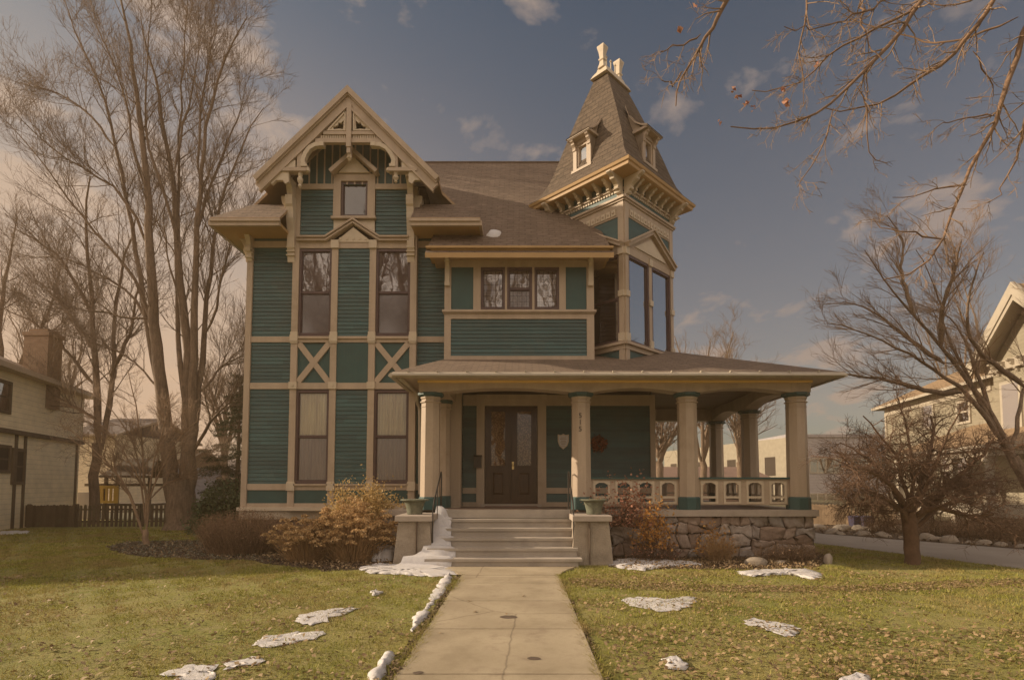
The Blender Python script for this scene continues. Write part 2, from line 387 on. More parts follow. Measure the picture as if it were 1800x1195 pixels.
def sidingm(name, c, row=.14):
    m, nt, b, out = nodes(name); uv = mk(nt, 'ShaderNodeTexCoord').outputs['UV']
    sp = mk(nt, 'ShaderNodeSeparateXYZ'); nt.links.new(uv, sp.inputs[0])
    mm = mk(nt, 'ShaderNodeMath', operation='DIVIDE'); nt.links.new(sp.outputs[1], mm.inputs[0]); mm.inputs[1].default_value = row
    fr = mk(nt, 'ShaderNodeMath', operation='FRACT'); nt.links.new(mm.outputs[0], fr.inputs[0])
    n = noise(nt, uv, 2, 6, .6); col = mixc(nt, rmp(nt, n, .3, .7), scl(c, .85), scl(c, 1.1))
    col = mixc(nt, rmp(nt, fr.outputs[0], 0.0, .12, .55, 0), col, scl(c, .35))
    nt.links.new(col, b.inputs['Base Color']); b.inputs['Roughness'].default_value = .65; bump(nt, b, rmp(nt, fr.outputs[0], 0, 1, 1, 0), .8, .02); return m
M['nsiding'] = sidingm('taupe_siding', (.80, .67, .47), .19)
M['nsiding2'] = sidingm('white_siding', (.30, .265, .20))
M['gsiding'] = sidingm('grey_clapboard', (.36, .34, .36), .3)
def grassm():
    m, nt, b, out = nodes('grass_blades'); g = mk(nt, 'ShaderNodeNewGeometry'); tc = mk(nt, 'ShaderNodeTexCoord').outputs['Object']; cr = mk(nt, 'ShaderNodeValToRGB'); nt.links.new(g.outputs['Random Per Island'], cr.inputs[0]); e = cr.color_ramp.elements
    e[0].color = (.19, .195, .026, 1); e[1].color = (.46, .40, .16, 1); k = e.new(.4); k.color = (.31, .29, .045, 1); k = e.new(.75); k.color = (.36, .35, .07, 1)
    n = noise(nt, tc, .9, 7, .68); n2 = noise(nt, tc, 4.5, 5, .7)
    col = mixc(nt, rmp(nt, n, .46, .58, 0, .85), cr.outputs[0], (.38, .28, .12)); col = mixc(nt, rmp(nt, n2, .50, .62, 0, .65), col, (.10, .10, .018))
    nt.links.new(col, b.inputs['Base Color']); b.inputs['Roughness'].default_value = .85
    tl = mk(nt, 'ShaderNodeBsdfTranslucent'); nt.links.new(col, tl.inputs[0]); mx = mk(nt, 'ShaderNodeMixShader'); mx.inputs[0].default_value = .25
    nt.links.new(b.outputs[0], mx.inputs[1]); nt.links.new(tl.outputs[0], mx.inputs[2]); nt.links.new(mx.outputs[0], out.inputs[0]); return m
M['grass'] = grassm()
def glassm(name, tint, gl=.3, wob=.25, rough=.02):
    m, nt, b, out = nodes(name); nt.nodes.remove(b); tc = mk(nt, 'ShaderNodeTexCoord').outputs['Object']
    tr = mk(nt, 'ShaderNodeBsdfTransparent'); tr.inputs[0].default_value = (*tint, 1); g = mk(nt, 'ShaderNodeBsdfGlossy'); g.inputs['Roughness'].default_value = rough; g.inputs[0].default_value = (.9, .9, .92, 1)
    lw = mk(nt, 'ShaderNodeLayerWeight'); lw.inputs[0].default_value = .3
    mx = mk(nt, 'ShaderNodeMixShader'); nt.links.new(rmp(nt, lw.outputs['Fresnel'], 0, 1, gl, 1), mx.inputs[0]); nt.links.new(tr.outputs[0], mx.inputs[1]); nt.links.new(g.outputs[0], mx.inputs[2]); nt.links.new(mx.outputs[0], out.inputs[0])
    bn = mk(nt, 'ShaderNodeBump'); bn.inputs['Strength'].default_value = wob; bn.inputs['Distance'].default_value = .02; nt.links.new(noise(nt, tc, 2.2, 2, .5), bn.inputs['Height']); nt.links.new(bn.outputs[0], g.inputs['Normal']); return m
M['glass'] = glassm('window_glass', (.72, .68, .70), .19, .12)
M['screen'] = glassm('screened_glass', (.50, .44, .46), .13, .10, .12)
M['lowglass'] = glassm('lower_window_glass', (.96, .93, .90), .09, .12)
M['mirror'] = glassm('reflecting_glass', (.25, .25, .28), .58, .05)
def lace(name, c, c2, sc=26):
    m, nt, b, out = nodes(name); uv = mk(nt, 'ShaderNodeTexCoord').outputs['UV']
    v = mk(nt, 'ShaderNodeTexVoronoi'); nt.links.new(uv, v.inputs['Vector']); v.inputs['Scale'].default_value = sc
    col = mixc(nt, rmp(nt, v.outputs[0], .15, .6), c, c2); col = mixc(nt, rmp(nt, noise(nt, uv, 3, 3, .5), .3, .7, 0, .4), col, c2)
    nt.links.new(col, b.inputs['Base Color']); b.inputs['Roughness'].default_value = .8; return m
M['lace'] = lace('lace_curtain', (.92, .80, .62), (.50, .41, .30))
M['lace'] = basic('lace_drape', (.86, .74, .56), .8, .32, 1.6, 0, 60, stretch=(14, 14, .4))
M['shade'] = lace('pale_shade', (.58, .50, .47), (.46, .39, .38), 5)
M['doorlace'] = lace('door_lace', (.75, .52, .30), (.22, .13, .07), 26)
M['doorglass'] = glassm('door_glass', (.8, .75, .7), .07, .3)
M['dimglass'] = glassm('attic_glass', (.3, .3, .33), .11, .1)
def leaded(name):
    m, nt, b, out = nodes(name); uv = mk(nt, 'ShaderNodeTexCoord').outputs['UV']
    br = mk(nt, 'ShaderNodeTexBrick'); nt.links.new(uv, br.inputs['Vector']); br.offset = 0
    for k, v in (('Color1', (.82, .76, .68, 1)), ('Color2', (.62, .56, .50, 1)), ('Mortar', (.10, .08, .07, 1)), ('Scale', 1.0), ('Mortar Size', .007), ('Brick Width', .115), ('Row Height', .15)): br.inputs[k].default_value = v
    nt.links.new(br.outputs[0], b.inputs['Base Color']); b.inputs['Roughness'].default_value = .25; return m
M['leaded'] = leaded('leaded_glass')
def woodm(name, c, rough=.3):
    m, nt, b, out = nodes(name); tc = mk(nt, 'ShaderNodeTexCoord').outputs['Object']
    n = noise(nt, tc, 6, 6, .6, (9, 9, .8)); col = mixc(nt, rmp(nt, n, .3, .7), scl(c, .6), scl(c, 1.3)); nt.links.new(col, b.inputs['Base Color']); b.inputs['Roughness'].default_value = rough
    bump(nt, b, noise(nt, tc, 3, 3, .5), .25, .02); return m
M['door'] = woodm('varnished_walnut', (.045, .019, .010), .22)
def stonem(name):
    m, nt, b, out = nodes(name); tc = mk(nt, 'ShaderNodeTexCoord').outputs['Object']; g = mk(nt, 'ShaderNodeNewGeometry'); cr = mk(nt, 'ShaderNodeValToRGB'); nt.links.new(g.outputs['Random Per Island'], cr.inputs[0])
    e = cr.color_ramp.elements; e[0].color = (.26, .18, .14, 1); e[1].color = (.50, .41, .35, 1); k = e.new(.35); k.color = (.38, .29, .24, 1); k = e.new(.7); k.color = (.36, .33, .32, 1)
    n = noise(nt, tc, 7, 8, .7); col = mixc(nt, rmp(nt, n, .4, .7, 0, .7), cr.outputs[0], (.17, .12, .09)); nt.links.new(col, b.inputs['Base Color']); b.inputs['Roughness'].default_value = .85
    bump(nt, b, noise(nt, tc, 12, 8, .7), .8, .03); return m
M['fieldstone'] = stonem('fieldstone')
M['mortar'] = basic('dark_mortar', (.12, .085, .062), .95, .3, 5, .5)
def lawnm(name):
    m, nt, b, out = nodes(name); tc = mk(nt, 'ShaderNodeTexCoord').outputs['Object']
    a = noise(nt, tc, .55, 7, .65); f = noise(nt, tc, 26, 6, .7, (1, .8, 1)); g2 = noise(nt, tc, 5, 6, .7)
    col = mixc(nt, rmp(nt, a, .38, .62), (.21, .23, .03), (.35, .31, .09)); col = mixc(nt, rmp(nt, g2, .45, .68, 0, .75), col, (.40, .32, .16)); col = mixc(nt, rmp(nt, f, .4, .7, 0, .55), col, (.08, .075, .022))
    nt.links.new(col, b.inputs['Base Color']); b.inputs['Roughness'].default_value = .95; bump(nt, b, f, 1.0, .05); return m
M['lawn'] = lawnm('lawn_turf')

# ================================================================== THE HOUSE
house = empty('victorian_house', (-1.0, 15.5, 0), 'green clapboard Victorian house with tan trim, square corner tower and wraparound porch', 'house')
def roof_slab(mb, pts, th, mt=0, ms=1):
    pts = [Vector(p) for p in pts]; n = Vector((0, 0, 0))
    for i in range(len(pts)):
        a, b = pts[i], pts[(i + 1) % len(pts)]; n += a.cross(b)
    if n.z < 0: pts = pts[::-1]
    lo = [p - Vector((0, 0, th)) for p in pts]
    mb.face(pts, mt); mb.face(lo[::-1], ms)
    for i in range(len(pts)):
        j = (i + 1) % len(pts); mb.face([lo[i], lo[j], pts[j], pts[i]], ms)
def window(F, u0, u1, v0, v1, root, up='glass', lo='screen', cur='shade', rail=.5, sash='sash', folds=0, deep=.12, label=None):
    mb = MB(); s = .055; vm = v0 + (v1 - v0) * rail if rail else None
    mb.box(F, u0, u0 + s, v0, v1, -deep, .012); mb.box(F, u1 - s, u1, v0, v1, -deep, .012)
    mb.box(F, u0 + s, u1 - s, v1 - s * 1.2, v1, -deep, .010); mb.box(F, u0 + s, u1 - s, v0, v0 + s * 1.5, -deep, .016)
    i0, i1, j0, j1 = u0 + s, u1 - s, v0 + s * 1.5, v1 - s * 1.2
    t = .022
    if vm:
        mb.box(F, i0, i1, vm - .022, vm + .022, -.07, -.02)
        segs = ((j0, vm - .022, lo, -.062), (vm + .022, j1, up, -.042))
    else: segs = ((j0, j1, up, -.05),)
    for a, b, g, w in segs:
        mb.box(F, i0, i0 + t, a, b, w - .012, w + .016); mb.box(F, i1 - t, i1, a, b, w - .012, w + .016)
        mb.box(F, i0 + t, i1 - t, a, a + t, w - .012, w + .016); mb.box(F, i0 + t, i1 - t, b - t, b, w - .012, w + .016)
    wo = mb.build('window', M[sash], root, label=label)
    for a, b, g, w in segs:
        if g is None: continue
        q = MB(); q.face([F.p(i0, a, w), F.p(i1, a, w), F.p(i1, b, w), F.p(i0, b, w)]); q.build('pane', M[g], wo)
    if cur:
        q = MB(); n = 60 if folds else 1
        for i in range(n):
            a = i0 + (i1 - i0) * i / n; b = i0 + (i1 - i0) * (i + 1) / n
            f = lambda u: -.095 + (.022 * math.sin((u - i0) * folds) + .006 * math.sin((u - i0) * folds * .37 + 1) if folds else 0)
            q.face([F.p(a, j0, f(a)), F.p(b, j0, f(b)), F.p(b, j1, f(b)), F.p(a, j1, f(a))])
        q.build('curtain' if cur in ('lace', 'shade') else 'inner_backing', M[cur], wo, smooth=bool(folds))  # where dark, this sheet stands in for the unlit room behind the glass
    return wo
def bracket(mb, F, u, vt, vb, pj, th, mi=0, flip=1):
    h = vt - vb
    pr = [(0, vt), (pj, vt), (pj, vt - .07 * h), (.93 * pj, vt - .14 * h), (.80 * pj, vt - .17 * h), (.72 * pj, vt - .25 * h), (.70 * pj, vt - .34 * h), (.56 * pj, vt - .42 * h), (.42 * pj, vt - .52 * h), (.36 * pj, vt - .62 * h), (.40 * pj, vt - .70 * h), (.38 * pj, vt - .78 * h), (.26 * pj, vt - .82 * h), (.24 * pj, vt - .92 * h), (.16 * pj, vt - h), (0, vt - h)]
    mb.loft([[F.p(u - th / 2, v, w) for w, v in pr], [F.p(u + th / 2, v, w) for w, v in pr]], mi=mi)
def fbracket(mb, F, u, vt, vb, pj, w0, w1, sgn=1, mi=0):   # scroll bracket lying in the wall plane, projecting sideways
    h = vt - vb
    pr = [(0, vt), (pj, vt), (pj, vt - .08 * h), (.90 * pj, vt - .18 * h), (.74 * pj, vt - .20 * h), (.66 * pj, vt - .30 * h), (.62 * pj, vt - .42 * h), (.45 * pj, vt - .5 * h), (.32 * pj, vt - .62 * h), (.36 * pj, vt - .72 * h), (.22 * pj, vt - .82 * h), (.16 * pj, vt - h), (0, vt - h)]
    mb.prism(F, [(u + sgn * a, v) for a, v in pr], w0, w1, mi)
WF, CF, BF, DF = FY(14.30), FY(14.15), FY(13.80), FY(14.9)
cu = lambda px, py=600: CF.q(px, py)[0]; cv = lambda py: CF.q(620, py)[1]
wu = lambda px, py=600: WF.q(px, py)[0]; wv = lambda py: WF.q(470, py)[1]

# --- core
mb = MB()
mb.wbox(-7.22, -1.66, 14.32, 20.5, .95, 8.36); mb.wbox(-6.0, -2.6, 14.33, 15.2, 8.36, 9.8)
mb.wbox(-1.66, 3.64, 15.02, 20.4, .95, 5.0); mb.wbox(-1.66, 1.9, 14.36, 20.4, 5.0, 7.4); mb.wbox(1.9, 3.64, 15.1, 20.4, 5.0, 7.4); mb.wbox(-1.93, 1.86, 13.96, 14.5, 4.6, 7.35)
mb.build('wall', M['dark'], house)
mb = MB(); fl = Frame((-7.235, 0, 0), (0, -1, 0), (-1, 0, 0)); mb.siding(fl, -20.5, -14.33, .95, 8.36)
fr = Frame((3.66, 0, 0), (0, 1, 0), (1, 0, 0)); mb.siding(fr, 14.95, 20.4, 1.1, 5.0); mb.siding(fr, 15.2, 20.4, 5.0, 7.4)
fb = Frame((1.88, 0, 0), (0, 1, 0), (1, 0, 0)); mz_ = MB(); mz_.siding(fb, 13.86, 14.7, 4.8, 7.35); mz_.build('siding', M['door'], house)
fw = Frame((-1.6, 0, 0), (0, 1, 0), (1, 0, 0)); mb.siding(fw, 14.3, 14.9, 1.1, 4.2)
fc = Frame((0, 20.45, 0), (-1, 0, 0), (0, 1, 0)); mb.siding(fc, -3.6, 7.2, .95, 7.4)
mb.build('siding', M['green'], house)
mb = MB(); mb.wbox(-7.2, -1.5, 14.36, 20.4, 0, .96); mb.build('foundation', M['brick'], house)

# --- wing siding panels
uA, uB, uC2, uD, uE = cu(518), cu(587), cu(654), cu(726), wu(781)
uL = wu(432); uR = -1.6
sg = MB(); tr = MB(); cr_ = MB(); oc = MB(); fg = MB()
V = {k: wv(k) for k in (388, 405, 407, 424, 425, 436, 592, 601, 603, 673, 684, 850, 860, 884, 891, 898, 910)}
pl, pr_ = uL + .12, cu(512) ; ql, qr = cu(731), uR
for a, b in ((pl, pr_), (ql, qr)):
    sg.siding(WF, a, b, V[601], V[436]); sg.siding(WF, a, b, V[673], V[601]); sg.siding(WF, a, b, V[860] + .02, V[684])
    fg.box(WF, a, b, V[425], V[405], -.01, .012); fg.box(WF, a, b, V[884], V[860], -.01, .012)
    oc.box(WF, a, b, V[405], V[388] + .12, -.01, .05)
sg.siding(CF, cu(590), cu(650), cv(592), cv(437)); sg.siding(CF, cu(588), cu(648), cv(850), cv(686))
fg.box(CF, cu(592), cu(650), cv(673), cv(603), -.1, .008)          # vertical boards
for k in range(12):
    u = cu(592) + (cu(650) - cu(592)) * (k + .5) / 12; fg.box(CF, u - .036, u + .036, cv(673), cv(603), .008, .018)
for a, b in ((518, 587), (654, 726)): fg.box(CF, cu(a), cu(b), cv(673), cv(603), -.12, -.02)
for a, b in ((518, 587), (587, 654), (654, 726)): fg.box(CF, cu(a), cu(b), cv(884), cv(860), -.1, .012)
# attic panels
for a, b in ((524, 587), (661, 722)): sg.siding(CF, cu(a, 380), cu(b, 380), cv(419), cv(333))
# corner boards and pilasters
tr.box(WF, uL, uL + .16, V[898], V[388] + .1, -.05, .05)
tr.box(fl, -14.35, -14.24, V[898], V[388] + .1, -.02, .04)
for uc in (uA, uB, uC2, uD):
    inner = uc in (uB, uC2)
    tr.box(CF, uc - .085, uc + .085, cv(891), cv(423 if inner else 330), -.18, .045)
    for y0, y1 in ((684, 672), (601, 590), (862, 848)): cr_.box(CF, uc - .105, uc + .105, cv(y0), cv(y1), -.1, .085)
    for y0, y1 in ((592, 584), (604, 600), (850, 846)): cr_.box(CF, uc - .095, uc + .095, cv(y0), cv(y1), -.1, .07)
    if inner: cr_.box(CF, uc - .105, uc + .105, cv(438), cv(424), -.1, .09)
    cr_.prism(CF, [(uc, cv(678) - .04), (uc + .04, cv(678)), (uc, cv(678) + .04), (uc - .04, cv(678))], .085, .098)
# horizontal bands
for F_, a, b in ((WF, pl, pr_), (WF, ql, qr)):
    f = wv
    tr.box(F_, a, b, f(436), f(425), -.02, .04); tr.box(F_, a, b, f(602), f(592), -.02, .04); tr.box(F_, a, b, f(684), f(673), -.02, .04); tr.box(F_, a, b, f(861), f(850), -.02, .04)
    tr.box(F_, a, b, f(892), f(884), -.02, .04)
for a, b in ((uA, uB), (uB, uC2), (uC2, uD)):
    a += .08; b -= .08; win = (a < uB < b) or abs(a - .08 - uB) > .01
    tr.box(CF, a, b, cv(437), cv(425), -.1, .032); tr.box(CF, a, b, cv(602), cv(592.5), -.1, .032); tr.box(CF, a, b, cv(684), cv(673), -.1, .032)
    tr.box(CF, a, b, cv(861), cv(851), -.1, .032); tr.box(CF, a, b, cv(892), cv(884), -.1, .032)
    tr.box(CF, a, b, cv(596) , cv(592), .032, .075); tr.box(CF, a, b, cv(853), cv(850), .032, .085)
# water table along the base
wt = MB(); wt.box(WF, uL - .06, uR, wv(897), wv(891), -.1, .12); wt.box(WF, uL - .02, uR, wv(912), wv(897), -.1, .06); wt.box(CF, uA - .1, uD + .1, cv(897), cv(891), -.1, .13); wt.build('water_table', M['cream'], house)
# saltire panels
for a, b in ((uA, uB), (uC2, uD)):
    a += .085; b -= .085; v0, v1 = cv(673), cv(602)
    tr.bar(CF, (a + .03, v0 + .02), (b - .03, v1 - .02), .15, -.02, .03); tr.bar(CF, (a + .03, v1 - .02), (b - .03, v0 + .02), .15, -.02, .026)
# windows of the wing
for k, (a, b) in enumerate(((uA, uB), (uC2, uD))):
    a += .087; b -= .087
    window(CF, a, b, cv(591), cv(438), house, 'glass', 'screen', 'shade')
    window(CF, a, b, cv(850), cv(685.5), house, 'lowglass', 'screen', 'lace', folds=48)
# chevron string course with cream gablet
ch = CF.qs([(524, 422), (574, 422), (622, 391), (669, 422), (720, 422)])
tr.strip(CF, ch, .13, -.05, .09); tr.strip(CF, [(u, v + .045) for u, v in ch], .045, .09, .15); tr.strip(CF, [(u, v - .04) for u, v in ch], .035, .09, .12)
cr_.prism(CF, CF.qs([(590, 427), (655, 427), (622, 401)]), -.05, .05)
cr_.prism(CF, CF.qs([(587, 388), (618, 388), (590, 408), (587, 408)]), -.05, .03); cr_.prism(CF, CF.qs([(627, 388), (659, 388), (659, 408), (654, 408)]), -.05, .03)
for px in (600, 611, 622, 633, 644): cr_.box(CF, cu(px, 420) - .03, cu(px, 420) + .03, cv(423), cv(419), .05, .062)
# attic window with its own gable
tr.box(CF, cu(587, 350), cu(600, 350), cv(385), cv(308), -.18, .06); tr.box(CF, cu(647, 350), cu(660, 350), cv(385), cv(308), -.18, .06); tr.box(CF, cu(600, 350), cu(647, 350), cv(320), cv(308), -.18, .055)
tr.box(CF, cu(584, 380), cu(662, 380), cv(387), cv(383), -.1, .12)
window(CF, cu(600, 350), cu(647, 350), cv(383), cv(320), house, 'dimglass', None, 'dark', rail=None)
hp = CF.qs([(583, 306), (624, 270), (664, 306)], .12); tr.strip(CF, hp, .10, -.05, .28)
cr_.prism(CF, CF.qs([(597, 307), (651, 307), (624, 280)]), -.05, .10)
# board and batten gable field
gz = CF.qs([(527, 325), (722, 325)])
XG = (P(448, 314, 13.6).x + P(773, 313, 13.6).x) / 2; AP = P(613, 155, 13.6); SL = (AP.z - P(448, 314, 13.6).z) / (XG - P(448, 314, 13.6).x)
RZ = AP.z
roofz = lambda x: RZ - abs(x - XG) * SL
fg.prism(CF, [(gz[0][0], gz[0][1]), (gz[1][0], gz[1][1]), (gz[1][0], roofz(gz[1][0]) - .16), (XG, RZ - .2), (gz[0][0], roofz(gz[0][0]) - .16)], -.15, 0)
for k in range(16):
    u = gz[0][0] + .05 + k * .205
    if u < gz[1][0] and not (cu(587, 330) < u < cu(660, 330) and k < 0): tr.box(CF, u - .018, u + .018, gz[0][1], min(roofz(u) - .18, 99), -.01, .022)
tr.box(CF, cu(524, 330), cu(587, 330), cv(334), cv(325), -.1, .05); tr.box(CF, cu(660, 330), cu(722, 330), cv(334), cv(325), -.1, .05)
tr.strip(CF, [(XG - 1.9, roofz(XG - 1.9) - .30), (XG, RZ - .30), (XG + 1.9, roofz(XG + 1.9) - .30)], .16, 0, .05)
sg.build('siding', M['green'], house); fg.build('panel', M['green2'], house); tr.build('trim', M['beige'], house); cr_.build('carved_block', M['cream'], house); oc.build('frieze', M['ochre'], house)

# --- gable roof, skirts and barge boards
rf = MB(); YB = 13.62; hw = 2.36; hE = 3.46; eaveZ = roofz(XG + hE)
for s in (-1, 1):
    roof_slab(rf, [(XG, YB, RZ), (XG + s * hw, YB, roofz(XG + hw)), (XG + s * hw, 14.25, roofz(XG + hw)), (XG, 14.25, RZ)], .10)
    hx = XG + s * (hE - .72)
    roof_slab(rf, [(XG, 14.25, RZ), (XG + s * (hE - .72), 14.25, roofz(XG + hE - .72)), (XG + s * hE, 13.5, eaveZ), (XG + s * hE, 19.2, eaveZ), (XG, 19.2, RZ)], .10)
    roof_slab(rf, [(XG + s * hE, 13.5, eaveZ), (XG + s * (hE - .72), 14.25, roofz(XG + hE - .72)), (XG + s * 1.68, 14.25, roofz(XG + hE - .72)), (XG + s * 1.68, 13.5, eaveZ)], .08)
rf.build('roof', [M['shingle'], M['soffit']], house)
ev = MB(); fs = MB()
for s in (-1, 1):
    x0, x1 = sorted((XG + s * 1.68, XG + s * (hE - .03)))
    ev.wbox(x0, x1, 13.56, 14.28, eaveZ - .20, eaveZ - .12)                            # soffit, front
    xs0, xs1 = sorted((XG + s * 2.9, XG + s * (hE - .03))); ev.wbox(xs0, xs1, 14.28, 19.0, eaveZ - .20, eaveZ - .12)
    fs.wbox(min(x0, x1), max(x0, x1), 13.48, 13.56, eaveZ - .22, eaveZ - .085)          # fascia
    a, b = sorted((XG + s * (hE - .03), XG + s * (hE + .04))); fs.wbox(a, b, 13.48, 19.0, eaveZ - .22, eaveZ - .085)
    fs.wbox(min(x0, x1) - .03, max(x0, x1) + .03, 13.44, 13.48, eaveZ - .12, eaveZ - .05)
ev.build('soffit', M['ochre'], house); fs.build('fascia', M['beige'], house)
gb = MB(); BG = FY(YB)
L0, A0, R0 = (XG - hw - .02, roofz(XG + hw) - .02), (XG, RZ - .0), (XG + hw + .02, roofz(XG + hw) - .02)
def para(d): return [(L0[0] + d * .35, L0[1] - d), (XG, RZ - d * 1.35), (R0[0] - d * .35, R0[1] - d)]
gb.strip(BG, para(.08), .13, -.02, .16); gb.strip(BG, para(.16), .05, .0, .115); gb.strip(BG, para(.27), .24, -.02, .07); gb.strip(BG, para(.385), .05, .0, .105)
bu = lambda px, py: BG.q(px, py)
# filled triangle of trusswork
gb.strip(BG, [bu(503, 284), bu(613, 171), bu(723, 284)], .27, -.03, .045)
gb.bar(BG, bu(556, 250), bu(676, 250), .11, -.04, .075); gb.bar(BG, bu(570, 236.5), bu(660, 236.5), .09, -.04, .075); gb.box(BG, *[bu(560, 243)[0], bu(672, 243)[0]], bu(600, 247)[1], bu(600, 239)[1], -.06, .02)
gb.box(BG, bu(611, 220)[0], bu(619.5, 220)[0], bu(613, 262)[1], bu(613, 186)[1], -.05, .11)
gb.box(BG, bu(612, 220)[0], bu(618.5, 220)[0], bu(613, 272)[1], bu(613, 262)[1], -.03, .09)
gb.box(BG, bu(497, 300)[0], bu(541, 300)[0], bu(520, 304)[1], bu(520, 298)[1], -.09, .10); gb.box(BG, bu(684, 300)[0], bu(734, 300)[0], bu(700, 304)[1], bu(700, 298)[1], -.09, .10)
for a in (524, 692): gb.box(BG, bu(a, 290)[0], bu(a + 8, 290)[0], bu(a, 298)[1], bu(a, 266)[1], -.06, .075)
barge = gb.build('bargeboard', M['beige'], house)
cb = MB()
for s, x0 in ((-1, 609.5), (1, 622)):     # pierced corner panels above the collar: keyhole polygons
    o = [(x0, 198), (x0, 233.5), (x0 + s * 34, 233.5)]
    hole = [(x0 + s * 4, 214), (x0 + s * 9, 219), (x0 + s * 13, 218), (x0 + s * 15, 223), (x0 + s * 23, 226), (x0 + s * 21, 230), (x0 + s * 12, 229), (x0 + s * 5, 230)]
    pts = [o[0]] + [hole[0]] + hole[::-1] + [o[0], o[2], o[1]]
    cb.prism(BG, BG.qs(pts), .0, .06)
    cb.strip(BG, BG.qs([(x0 + s * 1.2, 200), (x0 + s * 1.2, 232), (x0 + s * 31, 232), (x0 + s * 1.2, 200)]), .035, .06, .085)
for s, cx in ((-1, 507), (1, 721)):
    cb.prism(BG, BG.qs([(cx - s * 14, 284), (cx - s * 14, 297), (cx + s * 9, 297)]), -.02, .075)
    for dx, dy in ((-10, 293), (-5, 290), (-3, 294)): pass
    # lower scroll of the bargeboard
    cb.prism(BG, BG.qs([(cx + s * 15, 303), (cx - s * 2, 303) if s < 0 else (cx - s * 2, 303), (cx - s * 2, 322), (cx + s * 4, 325), (cx + s * 8, 319), (cx + s * 20, 319), (cx + s * 27, 326), (cx + s * 34, 322)]), -.03, .06)
for k in range(26):                         # dentils
    a = 565 + k * 4.05
    if 608 < a < 621: continue
    cb.box(BG, bu(a, 243)[0], bu(a + 2.4, 243)[0], bu(600, 246.6)[1], bu(600, 240.2)[1], .02, .05)
for s, pts in ((-1, [(567, 257), (556, 257), (545, 263), (538, 273), (534, 285), (536, 293)]), (1, [(657, 257), (669, 257), (681, 263), (689, 274), (693, 285), (691, 293)])):
    cb.strip(BG, BG.qs(pts), .105, -.05, .09); e = BG.q(*pts[-1]); cb.box(BG, e[0] - .08, e[0] + .08, e[1] - .05, e[1] + .02, -.06, .11); e = BG.q(*pts[0]); cb.box(BG, e[0] - .06, e[0] + .06, e[1] - .05, e[1] + .06, -.05, .11)
for px, y0, y1 in ((528, 304, 331), (696, 304, 322), (614.5, 272, 284)):   # turned pendants
    c = BG.p(*BG.q(px, y0), -.0); hh = c.z - BG.q(px, y1)[1]
    cb.lathe(c - Vector((0, 0, hh)), [(.012, 0), (.05, hh * .12), (.03, hh * .25), (.07, hh * .45), (.075, hh * .6), (.045, hh * .72), (.06, hh * .85), (.06, hh)], 10)
for px in (500, 541, 684, 731): e = BG.q(px, 300); cb.lathe(BG.p(e[0], e[1] - .07, .02), [(.02, 0), (.07, .03), (.07, .10), (.04, .13)], 10)
cb.build('carved_ornament', M['cream'], barge)
bk = MB()
for px in (516, 724):                       # tall brackets carrying the hammer beams
    u = cu(px, 340); vt = BG.q(px, 304)[1]; vb = cv(400)
    h = vt - vb; prf = [(0, vt), (.50, vt), (.50, vt - .07), (.40, vt - .09), (.28, vt - .24), (.20, vt - .48), (.17, vt - .75 * h), (.13, vb), (0, vb)]
    bk.loft([[CF.p(u - .075, v, w) for w, v in prf], [CF.p(u + .075, v, w) for w, v in prf]])
    bracket(bk, CF, u, cv(352), cv(462), .30, .19)
    for y in (436, 443, 450): bk.box(CF, u - .11, u + .11, cv(y + 2), cv(y), 0, .12)
bk.build('bracket', M['cream'], house)
bk = MB()
fbracket(bk, WF, cu(513, 400), wv(352), wv(425), .27, -.05, .22, -1); fbracket(bk, WF, cu(729, 400), wv(352), wv(425), .20, -.05, .22, 1)
bk.build('bracket', M['cream'], house)
bk = MB(); bracket(bk, WF, uL + .08, wv(390), wv(461), .50, .13); fbracket(bk, WF, uL + .02, wv(390), wv(461), .42, -.12, .02, -1)
for y in (440, 447, 454): bk.box(WF, uL - .02, uL + .17, wv(y + 2), wv(y), 0, .14)
bk.build('bracket', M['cream'], house)
bk = MB(); bk.box(WF, wu(797, 400), wu(809, 400), wv(418), wv(385), -.05, .10); bk.box(WF, wu(733, 400), wu(797, 400), wv(404), wv(384), -.02, .07); bk.build('bracket', M['ochre'], house)

# --- main roof behind, over the bay
mr = MB(); T = 1.05; Z0, Y0 = P(900, 444, 13.3).z, 13.3; zr = lambda y: Z0 + (y - Y0) * T; YR = 18.3
for _ in range(30):
    if P(850, 288, YR).z > zr(YR): YR += .15
XL0, XR0 = P(747, 444, Y0).x, P(1079, 444, Y0).x
fp = [(XL0, Y0), (XR0, Y0), (XR0 - .16, 14.30), (3.7, 15.1), (3.7, YR), (XG, YR), (XG, 17.6), (XG + hE - .1, 14.42), (-1.62, 14.42), (XL0 + .1, 14.30)]
roof_slab(mr, [(x, y, zr(y)) for x, y in fp], .13)
roof_slab(mr, [(3.7, YR, zr(YR)), (XG, YR, zr(YR)), (XG - 1.0, 21.5, 7.4), (3.7, 21.5, 7.4)], .13)
mr.face([(3.64, 15.1, 7.2), (3.64, 21.2, 7.2), (3.64, YR, zr(YR) - .1)], 2)
mr.face([(XG, YR, zr(YR)), (XG, 17.6, zr(17.6)), (XG, 19.2, RZ), (XG - 1, 21.5, 7.4)], 0)
mr.tube([(XG, YR, zr(YR) + .01), (3.7, YR, zr(YR) + .01)], .05, 6)
mr.build('roof', [M['shingle'], M['ochre'], M['green']], house)
